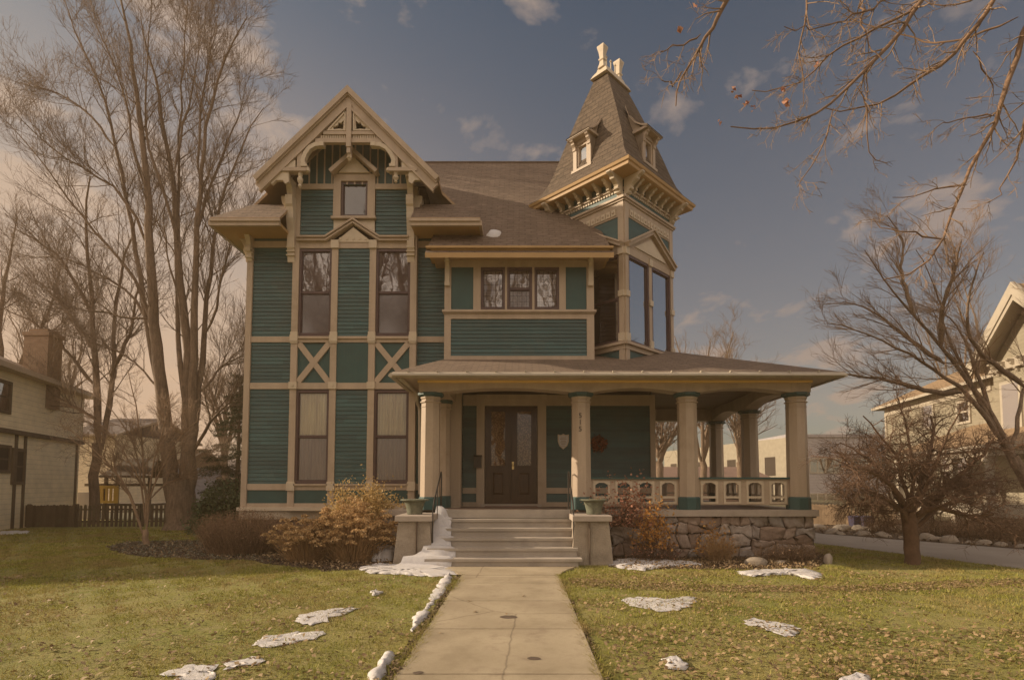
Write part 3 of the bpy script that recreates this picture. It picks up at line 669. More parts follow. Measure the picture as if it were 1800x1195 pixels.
# --- projecting bay over the porch
by = MB(); bc = MB(); bg = MB(); bs = MB(); bo = MB()
bu_ = lambda px, py=540: BF.q(px, py)[0]; bv = lambda py: BF.q(900, py)[1]
x0, x1 = bu_(781.5), bu_(1044)
bo.box(BF, x0 - .30, x1 + .36, bv(457) - .02, bv(449), -.6, .42); bo.box(BF, x0 - .42, x1 + .44, bv(450), bv(446.5), -.5, .50)
bs.box(BF, x0 - .26, x1 + .30, bv(458) - .01, bv(457), -.6, .38)
by.box(BF, x0, x1, bv(470), bv(458), -.12, .03); by.box(BF, x0, x1, bv(561), bv(550), -.12, .035); by.box(BF, x0, x1, bv(640), bv(626), -.12, .035)
by.box(BF, x0 - .05, x1 + .05, bv(550), bv(546), -.12, .10); by.box(BF, x0 - .03, x1 + .03, bv(552), bv(550), -.12, .06)
for a, b in ((781.5, 793), (1031, 1044)): by.box(BF, bu_(a), bu_(b), bv(626), bv(561), -.12, .035); by.box(BF, bu_(a), bu_(b), bv(546), bv(470), -.12, .035)
for a, b in ((832, 845), (983, 994.5)): by.box(BF, bu_(a), bu_(b), bv(546), bv(470), -.12, .032)
for a, b in ((887.5, 891.5), (935.5, 939.5)): by.box(BF, bu_(a), bu_(b), bv(546), bv(470), -.12, .022)
for a, b in ((793, 832), (994.5, 1031)): bg.box(BF, bu_(a), bu_(b), bv(546), bv(470), -.12, .0)
for a in (786.5, 1038):
    bc.box(BF, bu_(a) - .055, bu_(a) + .055, bv(505), bv(459), .03, .085); bc.box(BF, bu_(a) - .07, bu_(a) + .07, bv(463), bv(459), .03, .13); bc.box(BF, bu_(a) - .065, bu_(a) + .065, bv(504), bv(498), .03, .11); bracket(bc, BF, bu_(a), bv(459), bv(478), .22, .09)
ss = MB(); ss.siding(BF, bu_(793), bu_(1031), bv(626), bv(561), .10)
bay = by.build('bay', M['beige'], house); bc.build('bracket', M['cream'], bay); bg.build('panel', M['green2'], bay); ss.build('siding', M['green'], bay); bo.build('eave', M['ochre'], bay); bs.build('soffit', M['soffit'], bay)
for a, b, r in ((845, 887.5, None), (891.5, 935.5, .50), (939.5, 983, None)):
    window(BF, bu_(a), bu_(b), bv(545.5), bv(470), house, 'glass', 'screen', 'leaded', rail=r)
# snow caught on the roof in the valley
# --- porch
YP = 12.87
FP = FY(12.64); pz = 1.08
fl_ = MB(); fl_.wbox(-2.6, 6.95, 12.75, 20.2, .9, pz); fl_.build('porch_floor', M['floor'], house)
sl = MB(); XE = P(1438, 900, 12.6).x
xs0 = P(1068, 900, 12.6).x
sl.wbox(xs0, XE, 12.55, 13.0, pz - .13, pz + .015); sl.wbox(XE - .45, XE, 13.0, 20.2, pz - .13, pz + .014); sl.wbox(-3.3, -1.9, 12.75, 13.1, pz - .13, pz + .012); sl.wbox(-3.3, -2.9, 13.1, 14.25, pz - .13, pz + .012)
sl.build('coping', M['slab'], house)
# fieldstone porch wall
def stonewall(F, u0, u1, z0, z1, cols, rows, name='stone_wall'):
    mb = MB(); mb.box(F, u0, u1, z0, z1, -.3, -.03, 1)
    gr = [[None] * (cols + 1) for _ in range(rows + 1)]
    for j in range(rows + 1):
        for i in range(cols + 1):
            u = u0 + (u1 - u0) * i / cols; v = z0 + (z1 - z0) * j / rows
            if 0 < i < cols: u += rnd.uniform(-.42, .42) * (u1 - u0) / cols
            if 0 < j < rows: v += rnd.uniform(-.45, .45) * (z1 - z0) / rows
            gr[j][i] = (u, v)
    for j in range(rows):
        i = 0
        while i < cols:
            st = 2 if (rnd.random() < .34 and i + 1 < cols) else 1
            q = [gr[j][i]] + ([gr[j][i + 1]] if st == 2 else []) + [gr[j][i + st], gr[j + 1][i + st]] + ([gr[j + 1][i + 1]] if st == 2 else []) + [gr[j + 1][i]]
            i += st
            cx = sum(a for a, _ in q) / len(q); cy = sum(b for _, b in q) / len(q)
            # round the corners
            o = []
            for k in range(len(q)):
                a = Vector(q[k - 1]); b = Vector(q[k]); c = Vector(q[(k + 1) % len(q)])
                for t in (0, .33, .66, 1):
                    p0 = b.lerp(a, .16); p2 = b.lerp(c, .16); p = p0 * (1 - t) ** 2 + b * 2 * t * (1 - t) + p2 * t ** 2; o.append(p)
            C = Vector((cx, cy)); pj = rnd.uniform(.03, .07); rings = []
            jit = [Vector((rnd.uniform(-.022, .022), rnd.uniform(-.022, .022))) for _ in o]; tx, ty = rnd.uniform(-.12, .12), rnd.uniform(-.12, .12)
            for kf, w in ((.97, -.03), (.96, pj * .5), (.88, pj * .95), (.55, pj * 1.1), (.2, pj * 1.1)):
                rings.append([F.p(*(C + (p + jj * (1 if kf > .7 else .4) - C) * kf), w + ((p.x - C.x) * tx + (p.y - C.y) * ty) * kf + rnd.uniform(-.009, .009)) for p, jj in zip(o, jit)])
            mb.loft(rings, cap0=False)
    return mb.build(name, [M['fieldstone'], M['mortar']], house, smooth=True)
stonewall(FY(12.68), xs0 - .1, XE - .06, 0, pz - .13, 20, 4)
stonewall(Frame((XE - .12, 0, 0), (0, 1, 0), (1, 0, 0)), 12.68, 20.1, 0, pz - .13, 18, 3)
stonewall(FY(12.85), -3.25, -1.9, 0, pz - .13, 4, 3)
# beams
def archbeam(mb, F, cs, vb, vt, w0, w1, rise=.10, hw_=.25):
    pts = []
    for k in range(len(cs) - 1):
        a, b = cs[k] + hw_, cs[k + 1] - hw_
        pts += [(cs[k] - (hw_ if k == 0 else 0), vb)] if k == 0 else []
        pts.append((a, vb))
        for t in range(1, 10):
            x = t / 10; y = min(1, math.sin(math.pi * x) * 1.0) ; pts.append((a + (b - a) * x, vb + rise * y))
        pts.append((b, vb))
    pts.append((cs[-1] + hw_, vb)); pts.append((cs[-1] + hw_, vt)); pts.append((cs[0] - hw_, vt))
    mb.prism(F, pts, w0, w1)
cz = P(1021, 689, 12.64).z; bt = P(1021, 659, 12.62).z
colx = [P(757, 760, YP).x, P(1021, 760, YP).x, P(1208, 760, YP).x, P(1400, 760, YP).x]
bm = MB(); archbeam(bm, FP, colx, cz, bt, -.42, 0)
xr = [(colx[3], YP), (P(1318, 780, 15.96).x, 15.96), (P(1259, 780, 18.8).x, 18.8)]
dx = Vector((xr[2][0] - xr[0][0], xr[2][1] - xr[0][1], 0)).normalized(); SF = Frame((xr[0][0], xr[0][1], 0), dx, (dx.y, -dx.x, 0))
sl_ = [0, (Vector((*xr[1], 0)) - Vector((*xr[0], 0))).length, (Vector((*xr[2], 0)) - Vector((*xr[0], 0))).length]
archbeam(bm, SF, sl_, cz, bt, -.2, .22, .16)
bm.wbox(3.6, xr[2][0] + .2, 18.6, 19.0, cz + .02, bt + .1); bm.wbox(-2.2, -1.72, 12.9, 14.2, cz, bt)
beam = bm.build('porch_beam', M['beige'], house)
bo = MB(); oz0 = P(1021, 672, 12.58).z
bo.box(FP, colx[0] - .27, colx[3] + .27, oz0, bt + .02, .0, .06); bo.box(FP, colx[0] - .27, colx[3] + .27, bt - .03, bt + .04, .06, .12); bo.box(SF, -.2, sl_[2] + .3, oz0, bt + .02, .22, .28); bo.build('frieze', M['ochre_lit'], house)
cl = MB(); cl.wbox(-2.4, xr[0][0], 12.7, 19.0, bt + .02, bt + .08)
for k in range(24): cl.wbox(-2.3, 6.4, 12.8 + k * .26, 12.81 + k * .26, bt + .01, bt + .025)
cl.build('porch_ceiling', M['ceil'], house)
# porch roof
YE = 12.10; ez = P(1090, 653.5, YE).z; XEL, XER = P(690, 655, YE).x, P(1483, 653, YE).x; SP = .40
pr = MB(); zf = lambda y: ez + (y - YE) * SP; zs = lambda x: ez + (XER - x) * SP
di = 3.1
xl = P(781, 637, 13.8).x - .02; zl = zf(13.8)
roof_slab(pr, [(XEL, YE, ez), (XER, YE, ez), (XER - di, YE + di, ez + di * SP), (xl, YE + di, ez + di * SP), (xl, 13.8, zl)], .07)
roof_slab(pr, [(XEL, YE, ez), (xl, 13.8, zl), (xl, 14.3, zl + .02), (XEL, 14.3, ez)], .06)
roof_slab(pr, [(XER, YE, ez), (XER, 20.3, ez), (3.6, 20.3, zs(3.6)), (3.6, YE + XER - 3.6, zs(3.6)), (XER - di, YE + di, ez + di * SP)], .07)
proof = pr.build('porch_roof', [M['shingle'], M['beige']], house)
so = MB(); so.wbox(XEL + .06, XER - .06, YE + .08, 12.62, ez - .10, ez - .08); so.wbox(colx[3] + .2, XER - .06, 12.62, 20.2, ez - .10, ez - .082); so.wbox(XEL + .06, -2.4, 12.62, 14.2, ez - .10, ez - .082); so.build('soffit', M['beige'], proof)
gt = MB()
prof = [(-.0, .0), (-.05, -.015), (-.09, -.05), (-.10, -.09), (-.02, -.12), (.04, -.12), (.04, .0)]
gt.loft([[(x, YE + a, ez - .005 + b) for a, b in prof] for x in (XEL, XER)]); gt.loft([[(XER - a, y, ez - .005 + b) for a, b in prof] for y in (YE, 20.3)]); gt.loft([[(XEL + a, y, ez - .005 + b) for a, b in prof] for y in (YE, 14.25)])
k = XEL + .35
while k < XER - .1: gt.wbox(k, k + .025, YE - .10, YE + .1, ez - .015, ez + .012); k += .66
gt.build('gutter', M['white'], proof)
gs = MB(); gs.tube([P(701, 663, 12.15), P(716, 676, 12.6), P(733, 690, 13.9), P(733, 705, 14.1), P(738, 722, 14.12), P(738, 868, 14.12)], .045, 8); gs.build('downspout', M['white'], proof)
# columns
def octo(c, r, z, ph=R(22.5), sx=1): return [(c[0] + r / math.cos(R(22.5)) * math.cos(ph + k * R(45)), c[1] + r / math.cos(R(22.5)) * math.sin(ph + k * R(45)), z) for k in range(8)]
def column(x, y, zt, r=.225, zb=pz + .015, sub=True):
    c = (x, y); mb = MB(); mb.loft([octo(c, r, zb + .28), octo(c, r * .93, zt - .24)], False, False)
    mb.loft([octo(c, r * .93, zt - .24), octo(c, r * .93 + .03, zt - .23), octo(c, r * .93 + .03, zt - .205), octo(c, r * .93, zt - .195), octo(c, r * .93, zt - .16), octo(c, r * .93 + .02, zt - .13), octo(c, r * .93 + .02, zt - .09)], False, True)
    mb.loft([octo(c, r * .93 + .012, zt - .34), octo(c, r * .93 + .012, zt - .325)])
    ob = mb.build('column', M['beige'], house)
    b = MB(); b.loft([octo(c, r * 1.12, zb), octo(c, r * 1.12, zb + .27), octo(c, r * 1.03, zb + .30)]); b.build('base', M['green2'], ob)
    b = MB(); b.loft([octo(c, r * 1.0, zt - .10), octo(c, r * 1.18, zt - .075), octo(c, r * 1.30, zt - .055), octo(c, r * 1.30, zt)]); b.build('capital', M['green2'], ob)
    return ob
cols = [column(x, YP, cz) for x in colx] + [column(xr[1][0], xr[1][1], cz), column(xr[2][0], xr[2][1], cz)]
column(P(781, 780, 14.0).x, 13.98, cz, .16)
# house number reading down the second column
def text(name, s, size, loc, parent, m, rotz=0, ext=.004, align='CENTER', up=R(90)):
    c = bpy.data.curves.new('lettering', 'FONT'); c.body = s; c.size = size; c.extrude = ext; c.align_x = align; c.align_y = 'CENTER'
    t = bpy.data.objects.new('lettering', c); COL.objects.link(t)
    dg = bpy.context.evaluated_depsgraph_get(); me = bpy.data.meshes.new_from_object(t.evaluated_get(dg)); bpy.data.objects.remove(t)
    o = link_mesh(name, me, m, parent); o.rotation_euler = (up, 0, rotz); o.location = Vector(loc) - (wloc(parent) if parent else Vector((0, 0, 0))); return o
for py, s in ((730.5, '5'), (742, '1'), (754, '5')):
    p = P(1020, py, YP - .226); text('house_number', s, .165, p, cols[1], M['iron'])
# door wall
dw = MB(); du = lambda px, py=790: DF.q(px, py)[0]; dv = lambda py: DF.q(900, py)[1]
dw.siding(DF, -1.6, du(838), dv(858), cz + .3); dw.siding(DF, du(960), 3.62, dv(858), cz + .3); dw.siding(DF, -1.6, du(838), 1.2, dv(866)); dw.siding(DF, du(960), 3.62, 1.2, dv(866)); dw.build('siding', M['green'], house)
dt = MB()
dt.box(DF, du(838), du(852), 1.08, dv(694), -.15, .09); dt.box(DF, du(945), du(960), 1.08, dv(694), -.15, .09); dt.box(DF, du(852), du(945), dv(703), dv(694), -.15, .085); dt.box(DF, du(836), du(962), dv(694), cz + .28, -.1, .06)
dt.box(DF, -1.6, du(838), dv(867), dv(857), -.02, .05); dt.box(DF, du(960), 3.62, dv(867), dv(857), -.02, .05); dt.box(DF, -1.6, du(838), 1.08, 1.2, -.02, .05); dt.box(DF, du(960), 3.62, 1.08, 1.2, -.02, .05)
dt.box(DF, 3.58, 3.72, 1.08, cz + .3, -.1, .06); dt.box(DF, -1.6, 3.6, cz + .0, cz + .3, -.02, .045)
dt.box(WF, wu(789, 780), -1.58, 1.08, cz + .3, -.1, .08); dt.box(fw, 14.3, 14.42, 1.08, cz + .3, -.02, .03)
dt.build('door_casing', M['beige'], house)
dd = MB(); dp = MB(); a0, a1 = du(852), du(945); am = (a0 + a1) / 2; zb0, zt0 = 1.15, dv(704)
doors = []
for s, (a, b) in ((0, (a0 + .012, am - .006)), (1, (am + .006, a1 - .012))):
    d = MB(); st = .15; g0, g1 = dv(820), dv(721)
    d.box(DF, a, a + st * 1.1, zb0, zt0, -.09, -.03); d.box(DF, b - st * 1.1, b, zb0, zt0, -.09, -.03); d.box(DF, a + st * 1.1, b - st * 1.1, g1, zt0, -.09, -.032); d.box(DF, a + st * 1.1, b - st * 1.1, g0 - .12, g0, -.09, -.032)
    d.box(DF, a + st * 1.1, b - st * 1.1, zb0, zb0 + .2, -.09, -.032); d.box(DF, a + st * 1.1, b - st * 1.1, zb0 + .2, g0 - .12, -.085, -.055)
    i0, i1, j0, j1 = a + st * 1.1 + .05, b - st * 1.1 - .05, zb0 + .26, g0 - .17
    d.loft([[DF.p(i0, j0, -.055), DF.p(i1, j0, -.055), DF.p(i1, j1, -.055), DF.p(i0, j1, -.055)], [DF.p(i0 + .04, j0 + .04, -.035), DF.p(i1 - .04, j0 + .04, -.035), DF.p(i1 - .04, j1 - .04, -.035), DF.p(i0 + .04, j1 - .04, -.035)]])
    for (c0, c1, e0, e1) in ((a + st * .9, b - st * .9, g0 + .0, g0 + .03), (a + st * .9, b - st * .9, g1 - .03, g1)): d.box(DF, c0, c1, e0, e1, -.032, -.012)
    do = d.build('door', M['door'], house); doors.append(do)
    q = MB(); q.face([DF.p(a + st, g0, -.06), DF.p(b - st, g0, -.06), DF.p(b - st, g1, -.06), DF.p(a + st, g1, -.06)]); q.build('pane', M['doorglass'], do)
    q = MB(); q.face([DF.p(a + st, g0, -.08), DF.p(b - st, g0, -.08), DF.p(b - st, g1, -.08), DF.p(a + st, g1, -.08)]); q.build('curtain', M['doorlace'], do)
kn = MB(); kz = dv(817); kn.lathe(DF.p(am + .05, kz - .03, .03), [(.008, 0), (.03, .012), (.034, .03), (.03, .048), (.008, .06)], 12); kn.tube([DF.p(am + .05, kz, -.03), DF.p(am + .05, kz, .03)], .012, 8); kn.box(DF, am + .02, am + .08, kz - .12, kz + .09, -.032, -.026); kn.build('handle', M['brass'], doors[1])
dn = MB(); dn.box(DF, a0 - .1, a1 + .1, 1.08, 1.15, -.1, .16); dn.build('threshold', M['slab'], house)
# railings
def railing(F, u0, u1, n, z0, z1, w=0.0):
    a = MB(); b = MB(); c = MB(); cw = (u1 - u0) / n
    c.box(F, u0, u1, z1 - .045, z1, w - .07, w + .07)
    a.box(F, u0, u1, z1 - .10, z1 - .045, w - .022, w + .022); a.box(F, u0, u1, z0, z0 + .05, w - .022, w + .022)
    for i in range(n):
        x0 = u0 + i * cw; e = cw * .13; p0, p1 = x0 + e, x0 + cw - e
        a.box(F, x0, p0, z0 + .05, z1 - .10, w - .02, w + .02); a.box(F, p1, x0 + cw, z0 + .05, z1 - .10, w - .021, w + .019)
        t = .045
        b.box(F, p0 - .005, p0 + t, z0 + .03, z1 - .09, w - .035, w + .035); b.box(F, p1 - t, p1 + .005, z0 + .03, z1 - .09, w - .035, w + .035)
        b.box(F, p0 + t, p1 - t, z1 - .13, z1 - .09, w - .034, w + .034); b.box(F, p0 + t, p1 - t, z0 + .03, z0 + .07, w - .034, w + .034); b.box(F, p0 + t, p1 - t, z0 + .155, z0 + .205, w - .034, w + .034)
        for q, s in ((p0 + t, 1), (p1 - t, -1)): b.prism(F, [(q, z1 - .13), (q + s * .085, z1 - .13), (q + s * .05, z1 - .15), (q, z1 - .185)], w - .033, w + .033)
    o = a.build('railing', M['beige'], house); b.build('railing_panel', M['cream'], o); c.build('handrail', M['green2'], o)
RF = FY(YP); rz0, rz1 = RF.q(1250, 887)[1], RF.q(1250, 838.5)[1]
railing(RF, colx[1] + .22, colx[2] - .22, 4, rz0, rz1); railing(RF, colx[2] + .22, colx[3] - .22, 4, rz0, rz1)
railing(SF, sl_[0] + .22, sl_[1] - .22, 6, rz0, rz1); railing(SF, sl_[1] + .22, sl_[2] - .22, 5, rz0, rz1)
railing(FY(18.9), 3.9, xr[2][0] - .2, 5, rz0, rz1)
# steps and piers
st = MB(); sx0, sx1 = P(757, 940, 11.8).x, P(1012, 940, 11.8).x
ys = [12.60, 12.28, 11.97, 11.66, 11.36, 11.06]; rise = pz / 6
st.wbox(sx0, sx1, 12.55, 12.78, pz - .165, pz + .02)
for k in range(1, 6):
    z = pz - rise * k; y = ys[k]
    st.wbox(sx0 + .02, sx1 - .02, y + .03, 12.7, 0 if k == 5 else z - rise, z - .052)
    st.wbox(sx0 + .0, sx1 + (.06 if k == 5 else 0), y, y + .36, z - .055, z)
st.build('front_steps', M['concrete'], house)
for i, (pa, pb) in enumerate(((697, 757), (1009, 1073))):
    xa, xb = P(pa, 945, 11.5).x, P(pb, 945, 11.5).x; q = MB(); zt = P(730, 905.5, 11.5).z
    q.loft([[(xa - .06, 11.44, 0), (xb + .05, 11.44, 0), (xb + .05, 12.7, 0), (xa - .06, 12.7, 0)], [(xa + .03, 11.52, zt - .12), (xb - .03, 11.52, zt - .12), (xb - .03, 12.7, zt - .12), (xa + .03, 12.7, zt - .12)]])
    pr2 = q.build('pier', M['pierstone'], house)
    q = MB(); q.loft([[(xa - .03, 11.44, zt - .12), (xb + .03, 11.44, zt - .12), (xb + .03, 12.75, zt - .12), (xa - .03, 12.75, zt - .12)], [(xa - .03, 11.44, zt - .015), (xb + .03, 11.44, zt - .015), (xb + .03, 12.75, zt - .015), (xa - .03, 12.75, zt - .015)], [(xa - .015, 11.455, zt), (xb + .015, 11.455, zt), (xb + .015, 12.74, zt), (xa - .015, 12.74, zt)]]); q.build('cap', M['slab'], pr2)
    xm = xa + (xb - xa) * (.60 if i == 0 else .42); q = MB(); q.wbox(xm - .008, xm + .008, 11.40, 11.6, .02, zt - .14); q.build('joint', M['mortar'], pr2)
PZT = zt
for xh, sgn in ((P(761, 900, 11.6).x, 1), (P(1008, 900, 11.6).x, -1)):
    q = MB(); q.tube([(xh, 11.55, .35), (xh, 11.55, 1.02), (xh, 11.60, 1.16), (xh, 11.75, 1.32), (xh, 12.3, 1.70), (xh, 12.75, 1.98), (xh, 12.80, 1.93), (xh, 12.80, pz)], .018, 8); q.tube([(xh, 12.2, 1.64), (xh, 12.2, .9)], .012, 6); q.build('handrail', M['iron'], house)
# ================================================================== tower
TX, TY, HD = 2.70, 15.50, 1.74
k2 = math.sqrt(.5)
TR = Frame((TX, TY - HD, 0), (k2, k2, 0), (k2, -k2, 0)); TL = Frame((TX, TY - HD, 0), (k2, -k2, 0), (-k2, -k2, 0))
TB = Frame((TX + HD, TY, 0), (-k2, k2, 0), (k2, k2, 0)); TK = Frame((TX, TY + HD, 0), (-k2, -k2, 0), (-k2, k2, 0))
SD = HD * math.sqrt(2)
tz = lambda py, px=1104: TR.q(px, py)[1]
def ring(hd, z, e=None):
    return [(TX, TY - hd, z), (TX + hd, TY, z), (TX, TY + hd, z), (TX - hd, TY, z)]
zb = tz(600); zE = P(1108, 274, TY - 2.47).z
tw = MB(); tw.loft([ring(HD - .18, 4.6), ring(HD - .18, zE - .1)]); tower = tw.build('tower', M['dark'], house)
tt = MB(); tc_ = MB(); tg = MB(); td = MB(); ts = MB()
z_w0, z_w1 = tz(597), tz(447); z_fr0, z_fr1 = tz(432), tz(382)
zs0, zs1 = tz(354), tz(340)
faces = [(TR, 0, 1), (TL, -SD, 0), (TB, 0, 1), (TK, 0, 1)]
for F_, off, full in faces:
    U0 = off if off else 0; g = lambda a: U0 + a
    # sill moulding, base
    tt.box(F_, g(0) - .06, g(SD) + .06, zb - .10, zb - .03, -.18, .12); tt.box(F_, g(0) - .02, g(SD) + .02, zb - .22, zb - .10, -.18, .05)
    tt.box(F_, g(0), g(.16), 4.5, zb - .22, -.18, .04); tt.box(F_, g(SD - .16), g(SD), 4.5, zb - .22, -.18, .04); tg.box(F_, g(.16), g(SD - .16), 4.5, zb - .22, -.18, .0)
    # corner posts
    for a in (.015, SD - .155): 
        tt.box(F_, g(a), g(a + .14), zb - .03, tz(432), -.18, .03)
        for py0, py1 in ((449, 437), (522, 512), (600, 586)): tc_.box(F_, g(a - .012), g(a + .152), tz(py0), tz(py1), -.1, .065)
    tt.box(F_, g(0), g(.17), tz(432), zs0, -.18, .03); tt.box(F_, g(SD - .17), g(SD), tz(432), zs0, -.18, .03)
    # mid post
    m0 = SD / 2 - .07; tt.box(F_, g(m0), g(m0 + .14), zb - .03, z_w1, -.18, .02)
    for py0, py1 in ((449, 437), (522, 512), (600, 586)): tc_.box(F_, g(m0 - .012), g(m0 + .152), tz(py0) + .0, tz(py1), -.1, .06)
    tt.box(F_, g(.155), g(SD - .155), z_w1 - .0, tz(432), -.18, .025)
    # panel behind pediment
    tg.box(F_, g(.17), g(SD - .17), tz(432), tz(382), -.18, .0)
    cx = SD / 2; apz = tz(388)
    tt.strip(F_, [(g(.02), tz(434)), (g(cx), apz), (g(SD - .02), tz(434))], .13, -.02, .14); tt.strip(F_, [(g(.02), tz(434) + .05), (g(cx), apz + .05), (g(SD - .02), tz(434) + .05)], .04, .14, .19)
    tc_.prism(F_, [(g(.42), tz(430)), (g(SD - .42), tz(430)), (g(cx), apz - .20)], -.02, .06); tt.prism(F_, [(g(.12), tz(434)), (g(SD - .12), tz(434)), (g(cx), apz)], -.03, .03)
    # rosette frieze
    tt.box(F_, g(.17), g(SD - .17), tz(382), zs0, -.18, .02)
    nn = 12
    for i in range(nn):
        a = .22 + i * (SD - .44) / nn; w = (SD - .44) / nn
        tc_.box(F_, g(a + .015), g(a + w - .015), tz(379), tz(368), .02, .045)
        c = g(a + w / 2); vv = (tz(379) + tz(368)) / 2
        tt.loft([[F_.p(c + .04 * math.cos(q * .785), vv + .04 * math.sin(q * .785), .046) for q in range(8)], [F_.p(c + .02 * math.cos(q * .785), vv + .02 * math.sin(q * .785), .062) for q in range(8)]], False)
    # string course, green band, dentils, bracket field
    tt.box(F_, g(-.06), g(SD + .06), zs0, zs0 + .06, -.18, .10); tt.box(F_, g(-.03), g(SD + .03), zs0 - .05, zs0, -.18, .06); tt.box(F_, g(-.02), g(SD + .02), zs0 + .06, zs0 + .09, -.18, .05)
    tg.box(F_, g(.08), g(SD - .08), zs0 + .09, zE - .14, -.18, .01)
    dz = zs0 + .30; tt.box(F_, g(.05), g(SD - .05), dz, dz + .05, -.05, .07); tt.box(F_, g(.05), g(SD - .05), dz - .035, dz, -.05, .03)
    for i in range(26):
        a = .1 + i * (SD - .2) / 26; tc_.box(F_, g(a), g(a + .05), dz - .085, dz - .035, 0, .04)
    for a in (.09, SD - .09): tc_.box(F_, g(a - .08), g(a + .08), zs0 + .09, zE - .5, 0, .06)
    # windows
    for a, b in ((.155, m0), (m0 + .14, SD - .155)):
        if F_ is TR or F_ is TL: window(F_, g(a), g(b), zb - .03, z_w1, tower, 'mirror', 'mirror' if F_ is TL else None, 'dark', rail=(.5 if F_ is TL else None))
        else: tg.box(F_, g(a), g(b), zb - .03, z_w1, -.1, -.05)
    for a in [.09, SD - .09]: bracket(td, F_, g(a), zE - .13, zE - .58, .56, .13)
    for i in range(6):
        a = .09 + (i + 1) * (SD - .18) / 7; bracket(td, F_, g(a), zE - .13, zE - .43, .36, .085)
trim = tt.build('trim', M['beige'], tower); tc_.build('carved_block', M['cream'], tower); tg.build('panel', M['green'], tower); td.build('bracket', M['cream'], tower)
# eaves
HE = 2.47
te = MB(); te.loft([ring(HE - .15, zE - .14), ring(HE - .10, zE - .12), ring(HE - .08, zE - .05), ring(HE - .03, zE - .03), ring(HE, zE + .03), ring(HE - .02, zE + .05)]); te.build('eave', M['ochre'], tower)
# bell cast roof with a ridge running back to the right
def rect(hdiag, z, ru, rv, t):      # blend the square ring into the ridge rectangle
    sq = ring(hdiag, z); U = Vector((k2, k2, 0)); N = Vector((k2, -k2, 0)); c = Vector((TX, TY, z))
    rc = [c - U * ru + N * rv, c + U * ru + N * rv, c + U * ru - N * rv, c - U * ru - N * rv]
    return [Vector(a) * (1 - t) + b * t for a, b in zip(sq, rc)]
zT = P(1084, 140, TY).z
RU, RV = .46, .15
lv = [(2.46, zE + .05, 0), (2.16, zE + .26, 0), (1.90, zE + .58, 0), (1.72, zE + .95, 0), (1.60, zE + 1.3, .02)]
rings = [rect(h, z, RU, RV, t) for h, z, t in lv]
z1 = zE + 1.3
for i in range(1, 9):
    t = i / 8; rings.append(rect(1.60 - .02 * t, z1 + (zT - z1) * t, RU, RV, .02 + .98 * (t * (1 - .12 * (1 - t)))))
tr_ = MB(); tr_.loft(rings, False, True); tr_.build('tower_roof', M['shingle_t'], tower)
cp = MB(); U = Vector((k2, k2, 0)); N = Vector((k2, -k2, 0)); c0 = Vector((TX, TY, 0))
def rr(ru, rv, z): c = c0 + Vector((0, 0, z)); return [c - U * ru + N * rv, c + U * ru + N * rv, c + U * ru - N * rv, c - U * ru - N * rv]
cp.loft([rr(RU + .17, RV + .15, zT - .20), rr(RU + .09, RV + .09, zT - .06), rr(RU + .02, RV + .02, zT + .04), rr(RU, RV, zT + .12)])
for s in (-1, 1):
    c = c0 + U * s * (RU - .05) + Vector((0, 0, zT + .1)); sq = lambda r, z: [c + Vector((r * math.cos(R(45 * 0) + k * R(90)), r * math.sin(k * R(90)), z)) for k in range(4)]
    cp.loft([sq(.15, 0), sq(.10, .14), sq(.085, .22), sq(.12, .25), sq(.12, .29), sq(.085, .31), sq(.115, .48), sq(.165, .62), sq(.165, .67), sq(.09, .70)])
for i in range(3):
    c = c0 + U * (-.22 + i * .22) + Vector((0, 0, zT + .1)); cp.tube([c, c + Vector((0, 0, .42))], .022, 6); cp.lathe(c + Vector((0, 0, .42)), [(.01, 0), (.04, .03), (.01, .09)], 6)
    cp.tube([c + U * .0 + Vector((0, 0, .15)), c + U * .12 + Vector((0, 0, .15))], .014, 5)
cp.build('crest', M['cream'], tower)
